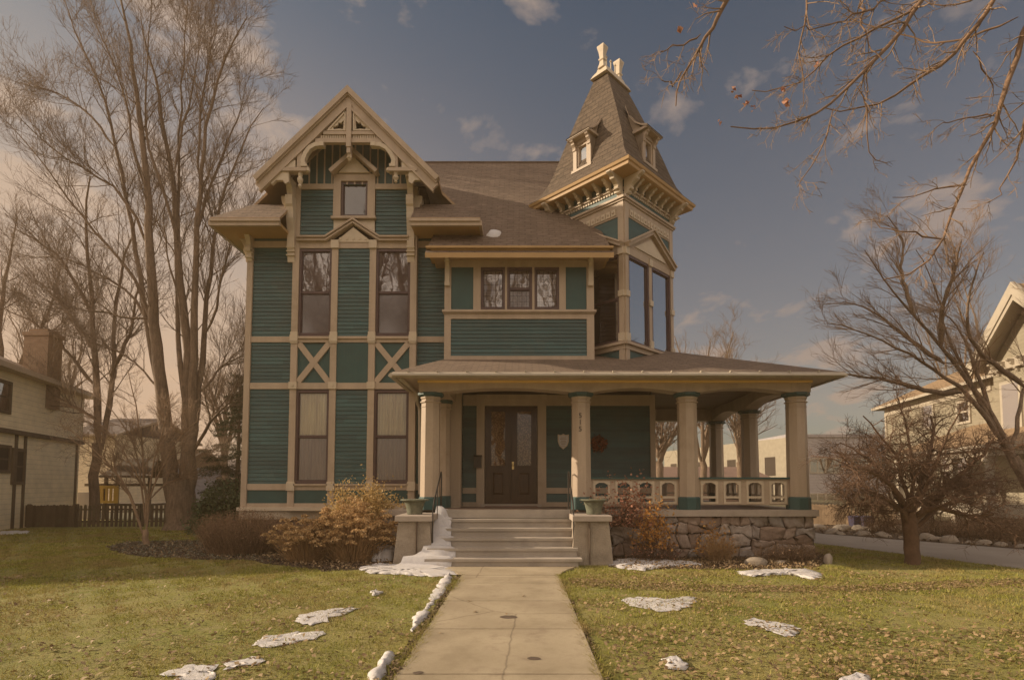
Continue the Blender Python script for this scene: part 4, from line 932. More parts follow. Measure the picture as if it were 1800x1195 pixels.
# dormers
for F0, nrm, uu in ((TL, Vector((-k2, -k2, 0)), Vector((k2, -k2, 0))), (TR, Vector((k2, -k2, 0)), Vector((k2, k2, 0)))):
    DFm = Frame(c0 + nrm * 1.27, uu, nrm); b = MB(); g_ = MB(); sh = MB()
    uo = -.08; hw_ = .31; z0, z1_ = zE + .66, zE + 1.50
    b.box(DFm, uo - hw_, uo - hw_ + .12, z0, z1_, -.25, .05); b.box(DFm, uo + hw_ - .12, uo + hw_, z0, z1_, -.25, .05); b.box(DFm, uo - hw_ + .12, uo + hw_ - .12, z1_ - .12, z1_, -.25, .04); b.box(DFm, uo - hw_ - .04, uo + hw_ + .04, z0 - .07, z0, -.25, .09)
    for s in (-1, 1): bracket(b, DFm, uo + s * (hw_ - .05), z1_, z1_ - .34, .20, .10)
    b.box(DFm, uo - hw_ - .08, uo + hw_ + .08, z1_, z1_ + .07, -.3, .22)
    # concave hood running up the roof, with cheeks
    pf = [(.24, z1_ + .07), (.05, z1_ + .16), (-.16, z1_ + .33), (-.34, z1_ + .60), (-.46, z1_ + .95)]
    sh.loft([[DFm.p(uo + a * k, v + o2, w) for w, v in pf] for a, k, o2 in ((hw_ + .10, -1, 0), (hw_ + .10, 1, 0))], False, False, closed=False)
    lo = [(w, v - .05) for w, v in pf]; sh.loft([[DFm.p(uo + (hw_ + .10) * k, v, w) for w, v in lo] for k in (-1, 1)], False, False, closed=False)
    for s in (-1, 1):
        for i in range(len(pf) - 1):
            sh.face([DFm.p(uo + s * (hw_ + .10), pf[i][1], pf[i][0]), DFm.p(uo + s * (hw_ + .10), pf[i + 1][1], pf[i + 1][0]), DFm.p(uo + s * (hw_ + .10), lo[i + 1][1], lo[i + 1][0]), DFm.p(uo + s * (hw_ + .10), lo[i][1], lo[i][0])], 1)
        b.face([DFm.p(uo + s * hw_, z0, 0), DFm.p(uo + s * hw_, z1_, 0), DFm.p(uo + s * hw_, z1_ + .1, 0), DFm.p(uo + s * hw_, z1_ + .75, -.42), DFm.p(uo + s * hw_, z1_, -.5), DFm.p(uo + s * hw_, z0, -.3)])
    b.build('dormer', M['beige'], tower); sh.build('dormer_roof', [M['shingle_t'], M['beige']], tower)
    window(DFm, uo - hw_ + .12, uo + hw_ - .12, z0, z1_ - .12, tower, 'mirror', None, 'dark', rail=None, sash='beige')
# ================================================================== the ground
def inpoly(x, y, poly):
    r = np.zeros(len(x), bool); n = len(poly); j = n - 1
    for i in range(n):
        xi, yi = poly[i][0], poly[i][1]; xj, yj = poly[j][0], poly[j][1]
        c = ((yi > y) != (yj > y)) & (x < (xj - xi) * (y - yi) / (yj - yi + 1e-12) + xi); r ^= c; j = i
    return r
def sheet(name, pts, z, m, th=0.0, rough=0.0, **kw):
    mb = MB(); pts = [(p[0], p[1], z) for p in pts]
    a = sum(pts[i][0] * pts[(i + 1) % len(pts)][1] - pts[(i + 1) % len(pts)][0] * pts[i][1] for i in range(len(pts)))
    if a < 0: pts = pts[::-1]
    mb.face(pts)
    return mb.build(name, m, None, **kw)
def wobble(px, n=4, amp=.12, seed=1):
    r = random.Random(seed); out = []
    for i in range(len(px)):
        a, b = Vector(px[i][:2]), Vector(px[(i + 1) % len(px)][:2])
        for k in range(n):
            p = a.lerp(b, k / n); out.append((p.x + r.uniform(-amp, amp), p.y + r.uniform(-amp, amp)))
    return out
mb = MB(); mb.face([(-300, -100, -.012), (300, -100, -.012), (300, 500, -.012), (-300, 500, -.012)]); mb.build('ground', M['ground'], None, kind='structure')
mb = MB(); mb.face([(-30, -2, 0), (14, -2, 0), (10.0, 11.2, 0), (8.5, 15.6, 0), (7.5, 26, 0), (-30, 26, 0)]); mb.build('lawn', M['lawn'], None, kind='structure')
# front path of poured slabs
PX0, PX1 = -1.10, .72
mb = MB(); edges = [1.5, 2.95, 4.35, 4.86, 6.35, 7.85, 9.25, 10.05]
for a, b in zip(edges, edges[1:]):
    x0, x1, y0, y1, z0, z1 = PX0, PX1, a + .009, b - .009, -.05, .030
    mb.loft([[(x0, y0, z0), (x1, y0, z0), (x1, y1, z0), (x0, y1, z0)], [(x0, y0, z1 - .012), (x1, y0, z1 - .012), (x1, y1, z1 - .012), (x0, y1, z1 - .012)], [(x0 + .012, y0 + .008, z1), (x1 - .012, y0 + .008, z1), (x1 - .012, y1 - .008, z1), (x0 + .012, y1 - .008, z1)]])
fla = [(PX0, 10.06), (PX1, 10.06), (PX1 + .06, 10.35), (PX1 + .2, 10.7), (PX1 + .42, 11.1), (PX0 - .75, 11.1), (PX0 - .45, 10.7), (PX0 - .15, 10.35)]
mb.loft([[(x, y, -.05) for x, y in fla], [(x, y, .030) for x, y in fla]])
def pathm():
    m, nt, b, out = nodes('path_concrete'); tc = mk(nt, 'ShaderNodeTexCoord').outputs['Object']
    n = noise(nt, tc, 1.3, 8, .65); f = noise(nt, tc, 90, 4, .7); st = noise(nt, tc, 2.6, 7, .7)
    col = mixc(nt, rmp(nt, n, .38, .62), (.32, .26, .175), (.49, .41, .29)); col = mixc(nt, rmp(nt, f, .35, .7, 0, .35), col, (.22, .17, .12)); col = mixc(nt, rmp(nt, st, .52, .70, 0, .75), col, (.23, .175, .12)); col = mixc(nt, rmp(nt, noise(nt, tc, 260, 2, .5), .62, .7, 0, .6), col, (.12, .09, .06))
    v = mk(nt, 'ShaderNodeTexVoronoi', feature='DISTANCE_TO_EDGE'); v.inputs['Scale'].default_value = .42
    mp = mk(nt, 'ShaderNodeMapping'); nt.links.new(tc, mp.inputs[0]); mp.inputs['Location'].default_value = (.3, .9, 0)
    nn = mk(nt, 'ShaderNodeTexNoise'); nt.links.new(tc, nn.inputs['Vector']); nn.inputs['Scale'].default_value = 5; ad = mk(nt, 'ShaderNodeMix', data_type='VECTOR'); ad.inputs[0].default_value = .06
    nt.links.new(mp.outputs[0], ad.inputs[4]); nt.links.new(nn.outputs['Color'], ad.inputs[5]); nt.links.new(ad.outputs[1], v.inputs['Vector'])
    col = mixc(nt, rmp(nt, v.outputs[0], .0, .006, .55, 0), col, (.09, .06, .04))
    nt.links.new(col, b.inputs['Base Color']); b.inputs['Roughness'].default_value = .85; bump(nt, b, f, .5, .006); return m
mb.build('front_path', pathm(), None, kind='structure')
for i, (px, py, r) in enumerate(((894, 1084, .07), (939, 1157, .045), (735, 1182, .03))):
    g = G(px, py, .03); mb = MB(); mb.face([(g.x + r * math.cos(k * .52) * (1.3 + .4 * rnd.random()), g.y + r * math.sin(k * .52) * (.9 + .5 * rnd.random()), .0335) for k in range(12)]); mb.build('path_stain', M['mortar'], None, kind='structure')
# planting beds
bedL = [G(*p) for p in ((186, 962), (225, 952), (300, 950), (372, 950), (430, 930), (700, 930), (700, 992), (640, 1000), (570, 1004), (500, 994), (440, 986), (360, 983), (270, 981), (205, 972))]
bedR = [G(*p) for p in ((1071, 996), (1120, 999), (1200, 1000), (1300, 1001), (1360, 1000), (1435, 996), (1462, 985), (1440, 972), (1075, 972))]
BL = wobble(bedL, 4, .07, 3); BR = wobble(bedR, 4, .05, 4)
sheet('planting_bed', BL, .005, M['mulch'], kind='structure'); sheet('planting_bed', BR, .006, M['mulch'], kind='structure')
# worn dirt line across the right lawn and dark edge of the path
drv = [(10.0, 11.0), (8.35, 16.0), (7.6, 19.5), (7.6, 40), (11.5, 40), (10.25, 18.6), (13.2, 13.9), (18, 6.5), (14.5, 3)]
sheet('driveway', drv, .006, M['drive'], kind='structure')
sheet('planting_bed', wobble([(10.35, 18.6), (13.3, 13.9), (18.1, 6.7), (26, 8), (24, 24), (11.6, 27)], 5, .15, 8), .007, M['mulch'], kind='structure')

# ------------------------------------------------------------------ grass
def blades(name, n, xr, yr, hgt, wid, m, masks, dens=None, lean=.6, z0=0, **kw):
    x = nrg.uniform(*xr, n); y = nrg.uniform(*yr, n) if dens is None else yr[0] + (yr[1] - yr[0]) * nrg.random(n) ** dens
    keep = np.abs(x - (VX - 900) * 0) < (y * 1.05 + .6)
    pt = sum(np.sin(x * fx + y * fy + ph) for fx, fy, ph in ((1.3, .7, 0), (-.8, 2.1, 1), (2.9, -1.7, 2), (4.6, 3.8, 4), (-6.2, 5.1, 5), (9.1, 7.7, 1))) / 6
    keep &= nrg.random(n) < np.clip(.75 + pt * 1.9, .10, 1)
    for p, inside in masks: k = inpoly(x, y, p); keep &= (k if inside else ~k)
    x, y = x[keep], y[keep]; n = len(x); a = nrg.uniform(0, 2 * np.pi, n); h = hgt * nrg.uniform(.4, 1.3, n); w = wid * nrg.uniform(.6, 1.4, n) * (1 + np.clip(y - 6, 0, 20) * .08)
    l = h * nrg.uniform(0, lean, n) * 2; la = nrg.uniform(0, 2 * np.pi, n)
    V = np.zeros((n, 3, 3)); V[:, 0] = np.c_[x - np.cos(a) * w, y - np.sin(a) * w, np.full(n, z0)]; V[:, 1] = np.c_[x + np.cos(a) * w, y + np.sin(a) * w, np.full(n, z0)]; V[:, 2] = np.c_[x + l * np.cos(la), y + l * np.sin(la), z0 + h]
    me = np_mesh(name, V.reshape(-1, 3), np.arange(3 * n).reshape(-1, 3)); return tag(link_mesh(name, me, m), **kw)
pathpoly = [(PX0 - .0, 1), (PX1 + .0, 1), (PX1, 10.3), (PX1 + .42, 11.1), (PX0 - .75, 11.1), (PX0, 10.3)]
drvp = drv
housep = [(-7.3, 14.2), (-3.2, 14.2), (-3.2, 11.5), (XE, 11.3), (XE, 21), (-7.3, 21)]
lawnp = [(-30, -2), (14, -2), (10.0, 11.2), (8.5, 15.6), (7.5, 26), (-30, 26)]
mk_ = [(pathpoly, False), (drvp, False), (BL, False), (BR, False), (housep, False), (lawnp, True)]
blades('grass', 330000, (-14, 14), (4.2, 15), .034, .0042, M['grass'], mk_, .8, kind='stuff')
blades('grass', 60000, (-21, -6), (11, 20.5), .05, .009, M['grass'], mk_, kind='stuff')

blades('grass', 70000, (-14, 14), (4.2, 13), .060, .0042, M['grass'], mk_ + [(p_, True) for p_ in []], .8, lean=.9, kind='stuff')
for xe_, s_ in ((PX0, -1), (PX1, 1)):
    blades('grass', 5200, (xe_ - .05, xe_ + .05), (4.2, 10.1), .06, .004, M['grass'], [], lean=1.2, kind='stuff')

# ------------------------------------------------------------------ scattered flakes: litter, chips, leaves
def flakes(C, size, normal_bias=0.0, aspect=.55, rng=nrg, fold=.25):
    n = len(C); a = rng.normal(size=(n, 3)); a /= np.linalg.norm(a, axis=1)[:, None]
    nr = rng.normal(size=(n, 3)); nr /= np.linalg.norm(nr, axis=1)[:, None]; nr[:, 2] += normal_bias; nr /= np.linalg.norm(nr, axis=1)[:, None]
    a -= nr * (a * nr).sum(1)[:, None]; a /= np.linalg.norm(a, axis=1)[:, None] + 1e-9; b = np.cross(nr, a)
    s = (size * rng.uniform(.6, 1.4, n))[:, None]
    V = np.stack([C - a * s, C - b * s * aspect + nr * s * fold, C + a * s, C + b * s * aspect + nr * s * fold], 1)
    return V.reshape(-1, 3), np.arange(4 * n).reshape(-1, 4)
def flake_obj(name, C, size, m, nb=0.0, aspect=.55, parent=None, fold=.25, **kw):
    V, Fc = flakes(np.asarray(C), size, nb, aspect, fold=fold); o = wloc(parent) if parent else Vector((0, 0, 0)); V = V - np.array(o)[None]
    ob = link_mesh(name, np_mesh(name, V, Fc), m, parent); return tag(ob, **kw)
def scatter(n, poly, z0, z1, clump=None):
    P_ = np.array([(p[0], p[1]) for p in poly]); x = nrg.uniform(P_[:, 0].min(), P_[:, 0].max(), n); y = nrg.uniform(P_[:, 1].min(), P_[:, 1].max(), n); k = inpoly(x, y, poly); x, y = x[k], y[k]
    return np.c_[x, y, nrg.uniform(z0, z1, len(x))]
def clumpy(n, poly, z, nc, sd):
    c = scatter(nc, poly, 0, 0); i = nrg.integers(0, len(c), n); q = c[i] + nrg.normal(0, sd, (n, 3)); q[:, 2] = z + np.abs(nrg.normal(0, .008, n)); k = inpoly(q[:, 0], q[:, 1], poly); return q[k]
nearR = [(PX1 + .05, 4.3), (9, 4.3), (9.5, 8), (9, 10.4), (1.3, 10.6), (PX1 + .1, 9)]; nearL = [(-6.5, 4.3), (PX0 - .05, 4.3), (PX0 - .05, 9.6), (-3, 10.8), (-9, 10.2), (-12, 9)]
lit = np.concatenate([clumpy(3600, nearR, .018, 190, .30), clumpy(1900, nearL, .018, 120, .30), scatter(2600, [(PX1 + .05, 4.3), (7.5, 4.3), (6.2, 6.3), (PX1 + .2, 6.6)], .02, .04), scatter(500, [(-7, 4.3), (PX0, 4.3), (PX0, 6.2), (-5.5, 6)], .02, .035)])
flake_obj('leaf_litter', lit, .026, M['litter'], 1.6, .6, kind='stuff')
band = [G(*p) for p in ((1000, 1017), (1150, 1025), (1300, 1030), (1500, 1030), (1700, 1020), (1800, 1018), (1800, 1028), (1600, 1040), (1300, 1042), (1100, 1037), (1005, 1028))]
flake_obj('leaf_litter', scatter(9000, band, .012, .03), .022, M['litter'], 2, .5, kind='stuff')
flake_obj('leaf_litter', np.concatenate([scatter(9, [(PX0, 4.5), (PX1, 4.5), (PX1, 9.8), (PX0, 9.8)], .034, .04)]), .03, M['litter'], 4, .6, kind='stuff')
bl_in = [p for p in BL]; ch_ = np.concatenate([scatter(16000, bl_in, .008, .03)]); flake_obj('bark_mulch', ch_, .028, M['chips'], 1.2, .45, kind='stuff')
gc = scatter(14000, BL, .01, .05); gc = gc[gc[:, 0] < -5.4]; flake_obj('groundcover', gc, .024, M['gcover'], .8, .6, kind='stuff')
flake_obj('bark_mulch', scatter(7000, BR, .008, .03), .025, M['chips'], 1.2, .5, kind='stuff')
flake_obj('bark_mulch', np.concatenate([scatter(2600, BL, .02, .05), scatter(1500, [G(*p) for p in ((440, 975), (700, 960), (690, 994), (560, 1003))], .02, .07), scatter(1500, [G(*p) for p in ((1080, 985), (1440, 985), (1440, 1002), (1100, 1002))], .01, .06)]), .032, M['litter'], 1.0, .5, kind='stuff')
flake_obj('bark_mulch', scatter(9000, [(10.35, 18.6), (13.3, 13.9), (18.1, 6.7), (22, 8), (22, 20), (11.6, 25)], .01, .05), .05, M['chips'], 1.0, .5, kind='stuff')
edgeL = np.c_[nrg.normal(PX0 - .03, .025, 2500), nrg.uniform(4.3, 10.1, 2500), nrg.uniform(.0, .03, 2500)]
flake_obj('soil_edge', edgeL, .022, M['chips'], 1.5, .6, kind='stuff')
edgeR = np.c_[nrg.normal(PX1 + .02, .015, 900), nrg.uniform(4.3, 10.1, 900), nrg.uniform(.0, .025, 900)]
flake_obj('soil_edge', edgeR, .018, M['chips'], 1.5, .6, kind='stuff')

# ------------------------------------------------------------------ snow
def snow_patch(px, label, h=.009, z=.010, amp=.085, seed=0, group='patches of snow left on the front lawn'):
    r = random.Random(seed + 50); pts = [G(*p) for p in px]; out = []
    for i in range(len(pts)):
        a, b = pts[i], pts[(i + 1) % len(pts)]; n = max(2, int((b - a).length / .05))
        for k in range(n): p = a.lerp(b, k / n); out.append(Vector((p.x, p.y)))
    for _ in range(3): out = [(out[i - 1] + out[i] * 2 + out[(i + 1) % len(out)]) / 4 for i in range(len(out))]
    ph = [r.uniform(0, 6.28) for _ in range(6)]
    N_ = len(out); out = [p + Vector((r.uniform(-1, 1), r.uniform(-1, 1))) * amp * .35 + Vector((math.sin(i * .9 + ph[0]), math.cos(i * 1.3 + ph[1]))) * amp * .4 for i, p in enumerate(out)]
    c = sum(out, Vector((0, 0))) / N_; rings = []
    for k, hh in ((1.02, -.01), (1, .25), (.96, .6), (.88, .85), (.7, 1), (.45, .92), (.2, 1.0)):
        rings.append([Vector((*(c + (p - c) * k), z + h * hh * (1 + .35 * math.sin(i * .55 + k * 9 + ph[2])) + r.uniform(-.003, .003))) for i, p in enumerate(out)])
    mb = MB(); mb.loft(rings, False, True); return mb.build('snow_patch', M['snow'], None, smooth=True, label=label, cat='snow patch', group=group)
snow_patch([(512, 1086), (540, 1078), (575, 1073), (627, 1066), (622, 1074), (590, 1083), (575, 1092), (548, 1101), (530, 1096)], 'snow patch with a pointed right end, farthest large one on the left lawn', seed=1)
snow_patch([(441, 1130), (470, 1118), (520, 1112), (575, 1112), (570, 1120), (520, 1131), (465, 1139)], 'long oval snow patch across the middle of the left lawn', seed=2)
snow_patch([(386, 1172), (410, 1160), (440, 1156), (471, 1154), (460, 1163), (425, 1175), (395, 1176)], 'small slanted snow patch between the oval one and the picture foot', seed=3)
snow_patch([(290, 1182), (320, 1172), (365, 1168), (385, 1180), (372, 1196), (310, 1200), (300, 1190)], 'ragged snow patch at the bottom edge of the left lawn', seed=4)
snow_patch([(1097, 1052), (1130, 1050), (1170, 1053), (1223, 1049), (1224, 1058), (1195, 1072), (1165, 1075), (1120, 1067), (1100, 1063)], 'broad snow patch on the right lawn nearest the path steps', seed=5)
snow_patch([(1305, 1089), (1330, 1088), (1370, 1096), (1404, 1100), (1403, 1118), (1375, 1118), (1345, 1106), (1318, 1100)], 'snow patch sloping down to the right in the middle of the right lawn', seed=6)
snow_patch([(1165, 1156), (1185, 1158), (1214, 1170), (1205, 1178), (1170, 1178)], 'little melting snow patch beside the path near the picture foot', .03, seed=7)
snow_patch([(1475, 1196), (1500, 1189), (1530, 1190), (1540, 1205), (1480, 1206)], 'sliver of snow at the bottom edge of the right lawn', .03, seed=8)
snow_patch([(1065, 990), (1100, 982), (1160, 984), (1235, 990), (1230, 996), (1180, 995), (1130, 1003), (1095, 1000)], 'snow lying along the bed at the foot of the stone porch wall', .035, seed=9, group='snow along the planting beds')
snow_patch([(1290, 1006), (1350, 1004), (1395, 1002), (1420, 1002), (1445, 1010), (1430, 1020), (1390, 1010), (1320, 1013)], 'low strip of snow on the lawn in front of the porch corner', .04, seed=10, group='snow along the planting beds')
snow_patch([(632, 1000), (660, 991), (700, 994), (760, 1000), (790, 1000), (800, 1010), (770, 1014), (700, 1010), (650, 1008)], 'snow bank across the lawn corner left of the path', .035, seed=11, group='snow along the planting beds')
snow_patch([(650, 1043), (662, 1038), (668, 1043), (660, 1049)], 'tiny round snow lump on the left lawn', .03, seed=12)
snow_patch([(640, 982), (665, 968), (690, 975), (697, 984), (665, 988)], 'snow heap against the foot of the left step pier', .22, seed=13, group='snow along the planting beds')
snow_patch([(0, 935), (50, 934), (48, 938), (0, 940)], 'thin snow strip before the left end of the fence', .04, seed=14)
def snow_ridge(px, wd, h, label, seed):
    r = random.Random(seed); pts = [G(*p) for p in px]; fine = []
    for a, b in zip(pts, pts[1:]):
        n = max(2, int((b - a).length / .05)); fine += [a.lerp(b, k / n) for k in range(n)]
    fine.append(pts[-1]); rings = []; w = wd; hh = h
    for i, p in enumerate(fine):
        t = i / (len(fine) - 1); e = min(1, t * 8, (1 - t) * 8) ** .5; w += r.uniform(-.03, .03); w = min(max(w, wd * .35), wd * 1.5); hh += r.uniform(-.012, .012); hh = min(max(hh, h * .3), h * 1.4)
        d = (fine[min(i + 1, len(fine) - 1)] - fine[max(i - 1, 0)]); s = Vector((d.y, -d.x, 0)).normalized(); o = s * r.uniform(-.02, .02)
        rings.append([p + o + s * (w * e * a) + Vector((0, 0, hh * e * b)) for a, b in ((-1, 0), (-.85, .55), (-.4, .95), (.1, 1), (.6, .85), (.92, .5), (1, 0))])
    mb = MB(); mb.loft(rings, True, True, closed=False); return mb.build('snow_ridge', M['snow'], None, smooth=True, label=label, cat='snow ridge', group='snow ridges along the path edge')
snow_ridge([(792, 1006), (782, 1026), (763, 1052), (743, 1080), (722, 1112)], .07, .04, 'long lumpy snow ridge along the left edge of the path', 3)
snow_ridge([(690, 1148), (676, 1165), (664, 1184), (656, 1200)], .05, .05, 'short snow ridge beside the path at the picture foot', 5)
# snow slid over the left end of the steps
def stepz(y):
    for k in range(1, 6):
        if ys[k] <= y < ys[k - 1]: return pz - rise * k
    return pz if y >= ys[0] else 0.0
ny, nx = 60, 22; rings = []
for j in range(ny + 1):
    y = 10.62 + (12.62 - 10.62) * j / ny; t = max(0, min(1, (y - 11.02) / (12.6 - 11.02)))
    base = .03 + (pz + .03) * t ** 1.0; sz = stepz(y)
    xe = P(0, 0, 1).x * 0 + sx0 + .02 + (.30 + .28 * (1 - t)) + .035 * math.sin(j * .9) + .03 * math.sin(j * .37)
    xa = sx0 - (.0 if y > 11.4 else min(.55, (11.45 - y) * 1.2)); row = []
    for i in range(nx + 1):
        s = i / nx; x = xa + (xe - xa) * s
        th = .12 * (1 - s ** 4) * (1 if y > 11.05 else max(.2, (y - 10.6) / .45)); z = max(sz + .01 + th * .35, base * (1 - s ** 6) + th * .45 + rnd.uniform(-.002, .002) + .01 * math.sin(x * 5 + y * 3)) if s < .97 else sz - .02 if sz > .03 else .0
        row.append((x, y, z))
    rings.append(row)
mb = MB(); mb.loft(rings, False, False, closed=False); mb.build('snow_drift', M['snow'], None, smooth=True, label='blue white snow slid over the left end of the front steps', cat='snow drift')
yy = 13.4
while P(868, 412, yy).z > zr(yy): yy += .02
mb = MB(); c = Vector((P(868, 412, yy).x, yy, zr(yy) - .01)); mb.loft([[c + Vector((a * k * 1.0, b * k * .5, b * k * .5 * T + hh)) for a, b in [(.19 * math.cos(q * .524) * (1 + .25 * math.sin(q * 2)), .30 * math.sin(q * .524)) for q in range(12)]] for k, hh in ((1, 0), (.9, .05), (.6, .09), (.2, .10))], False); mb.build('snow_patch', M['snow'], None, smooth=True, label='small snow heap caught on the roof above the bay', cat='snow patch')

# ------------------------------------------------------------------ rocks
def rock(c, sx, sy, sz, seed, name='rock', m='rock', **kw):
    bm = bmesh.new(); bmesh.ops.create_icosphere(bm, subdivisions=3, radius=1); r = random.Random(seed); dirs = [Vector((r.gauss(0, 1), r.gauss(0, 1), r.gauss(0, 1))).normalized() for _ in range(9)]; offs = [r.uniform(.62, .9) for _ in dirs]
    for v in bm.verts:
        p = v.co.copy()
        for d, o in zip(dirs, offs):
            k = p.dot(d)
            if k > o: p -= d * (k - o) * .85
        p *= 1 + .05 * math.sin(p.x * 7 + seed) * math.cos(p.y * 6 + p.z * 5)
        v.co = Vector((p.x * sx, p.y * sy, (p.z + .45) * sz))
    me = bpy.data.meshes.new(name); bm.to_mesh(me); bm.free()
    for q in me.polygons: q.use_smooth = True
    return tag(link_mesh(name, me, M[m], None, Vector(c)), **kw)
g = G(1456, 990); rock((g.x, g.y, -.02), .09, .09, .17, 3, m='slab', label='small pale upright stone beside the porch corner', cat='stone')
g = G(1330, 994); rock((g.x, g.y, -.02), .26, .18, .14, 4, label='mossy rounded rock in the bed below the porch railing', cat='rock')
g = G(1372, 990); rock((g.x, g.y, -.02), .16, .12, .07, 14, label='flat brown rock just right of the mossy one', cat='rock')
drow = []
for i in range(34):
    t = i / 33; a = Vector((10.3, 18.9)); b = Vector((16.4, 9.3)); p = a.lerp(b, t) + Vector((rnd.uniform(.1, .35), rnd.uniform(-.1, .25))); s = rnd.uniform(.12, .26)
    o = rock((p.x, p.y, -.03), s * 1.2, s * .8, s * rnd.uniform(.5, .8), 20 + i, group='rounded stones edging the far side of the driveway', label='rounded brown stone in the row edging the far side of the driveway', cat='edging stone')
for i in range(9):
    p = Vector((10.9 + i * .38, 20.4 + rnd.uniform(-.3, .5) - i * .1)); s = rnd.uniform(.18, .3); rock((p.x, p.y, -.03), s * 1.3, s * .8, s * .6, 90 + i, group='flat stones at the foot of the cedar fence', label='flat stone piled before the cedar fence and the bins', cat='stone')

# ------------------------------------------------------------------ urns
def urn(c, label, tall):
    t = empty('urn', c, label, 'urn', 'pair of urns on the step piers'); c = Vector(c); mb = MB()
    mb.lathe(c, [(.16, 0), (.165, .02), (.175, .10), (.20, .20), (.225, .27), (.23, .29), (.20, .31), (.195, .30), (.15, .22)], 32); body = mb.build('bowl', M['urn'], t, smooth=True)
    mb = MB(); mb.lathe(c + Vector((0, 0, .285)), [(.215, 0), (.30, .012), (.315, .03), (.30, .045), (.22, .04), (.20, .02)], 32); mb.build('rim', M['urn'], t, smooth=True)
    mb = MB(); mb.lathe(c + Vector((0, 0, .26)), [(.20, 0), (.15, .03), (.02, .04)], 16); mb.build('soil', M['mulch'], t)
    if tall:
        mb = MB()
        for k in range(10): a = rnd.uniform(0, 6.28); p = c + Vector((.1 * math.cos(a), .1 * math.sin(a), .29)); mb.tube([p, p + Vector((rnd.uniform(-.08, .08), rnd.uniform(-.05, .05), rnd.uniform(.03, .09)))], .004, 4)
        mb.build('dead_stems', M['hydstem'], t)
pc = P(727, 880, 12.0); urn((P(729, 900, 11.95).x, 11.95, PZT), 'weathered green urn on the left step pier', False); urn((P(1044, 900, 11.95).x, 11.95, PZT), 'weathered green urn on the right step pier in front of the numbered column', True)
# ------------------------------------------------------------------ things on the porch wall
q = MB(); c = DF.q(990, 776); sh_ = [(-.155, .20), (-.07, .18), (0, .215), (.07, .18), (.155, .20), (.15, .0), (.11, -.12), (0, -.215), (-.11, -.12), (-.15, .0)]
q.prism(DF, [(c[0] + a, c[1] + b) for a, b in sh_], .02, .045); pq = q.build('wall_plaque', M['cream'], None, label='shield shaped cream plaque on the green wall right of the door', cat='plaque')
q = MB(); q.prism(DF, [(c[0] + a * .80, c[1] + b * .80) for a, b in sh_], .045, .050); q.build('plaque_face', M['snow'], pq)
q = MB()
for i, w in enumerate((.16, .18, .13, .17, .12, .08)): q.box(DF, c[0] - w / 2, c[0] + w / 2, c[1] + .10 - i * .045, c[1] + .115 - i * .045, .050, .053)
q.build('plaque_line', M['soffit'], pq)
q = MB(); a, b = DF.q(834, 801), DF.q(847, 822); q.box(DF, a[0], b[0], b[1], a[1] - .03, .095, .20); q.prism(Frame((a[0], 14.9, 0), (0, -1, 0), (1, 0, 0)), [(.095, a[1] - .03), (.215, a[1] - .05), (.215, a[1] - .035), (.095, a[1] + .02)], -.01, b[0] - a[0] + .01); q.build('mailbox', M['iron'], None, label='small black mailbox on the casing left of the double door', cat='mailbox')
c = DF.p(*DF.q(1052, 780), .09); n = 420; a = nrg.uniform(0, 2 * np.pi, n); rr_ = .15 + nrg.normal(0, .045, n); Cc = np.c_[c.x + rr_ * np.cos(a), c.y + nrg.normal(0, .03, n), c.z + rr_ * np.sin(a)]
flake_obj('wreath', Cc, .042, M['wreath'], 0, .6, label='orange leaf wreath hanging on the dark porch wall', cat='wreath')
q = MB(); q.wbox(-.95, .45, 14.0, 14.72, pz + .002, pz + .02); q.build('doormat', M['redroof'], None, label='flat brown doormat before the double door', cat='doormat')
# glass lantern cluster seen left of the shrub: small side table with jars
# ================================================================== trees
class Tubes:
    def __init__(s): s.g = {}
    def add(s, pts, rad, sides):
        s.g.setdefault((len(pts), sides), []).append((pts, rad))
    def mesh(s, name, org):
        VV = []; FF = []; base = 0
        for (k, n), L in s.g.items():
            Pn = np.array([p for p, _ in L]); Rn = np.array([r for _, r in L]); m = len(L)
            T_ = np.gradient(Pn, axis=1); T_ /= np.linalg.norm(T_, axis=2)[..., None] + 1e-9
            mt = T_.mean(1); ref = np.where(np.abs(mt[:, 2:3]) < .85, np.array([[0, 0, 1.]]), np.array([[1., 0, 0]]))[:, None, :]
            A = np.cross(T_, np.broadcast_to(ref, T_.shape)); A /= np.linalg.norm(A, axis=2)[..., None] + 1e-9; B = np.cross(T_, A)
            th = np.arange(n) * 2 * np.pi / n
            V = Pn[:, :, None, :] + (A[:, :, None, :] * np.cos(th)[None, None, :, None] + B[:, :, None, :] * np.sin(th)[None, None, :, None]) * Rn[:, :, None, None]
            idx = np.arange(m * k * n).reshape(m, k, n) + base
            a = idx[:, :-1, :]; b = np.roll(a, -1, 2); d = idx[:, 1:, :]; c = np.roll(d, -1, 2)
            FF.append(np.stack([a, b, c, d], -1).reshape(-1, 4)); VV.append(V.reshape(-1, 3)); base += m * k * n
        V = np.concatenate(VV) - np.array(org)[None]; return np_mesh(name, V, np.concatenate(FF), True)
def unit(v): return v / (np.linalg.norm(v) + 1e-9)
def resample(pts, n):
    pts = np.array(pts, float); d = np.r_[0, np.cumsum(np.linalg.norm(np.diff(pts, axis=0), axis=1))]; t = np.linspace(0, d[-1], n)
    return np.c_[[np.interp(t, d, pts[:, i]) for i in range(3)]].T
def smooth_poly(pts, n):
    pts = [np.array(p, float) for p in pts]
    for _ in range(2):
        q = [pts[0]]
        for a, b in zip(pts, pts[1:]): q += [a * .75 + b * .25, a * .25 + b * .75]
        q.append(pts[-1]); pts = q
    return resample(pts, n)
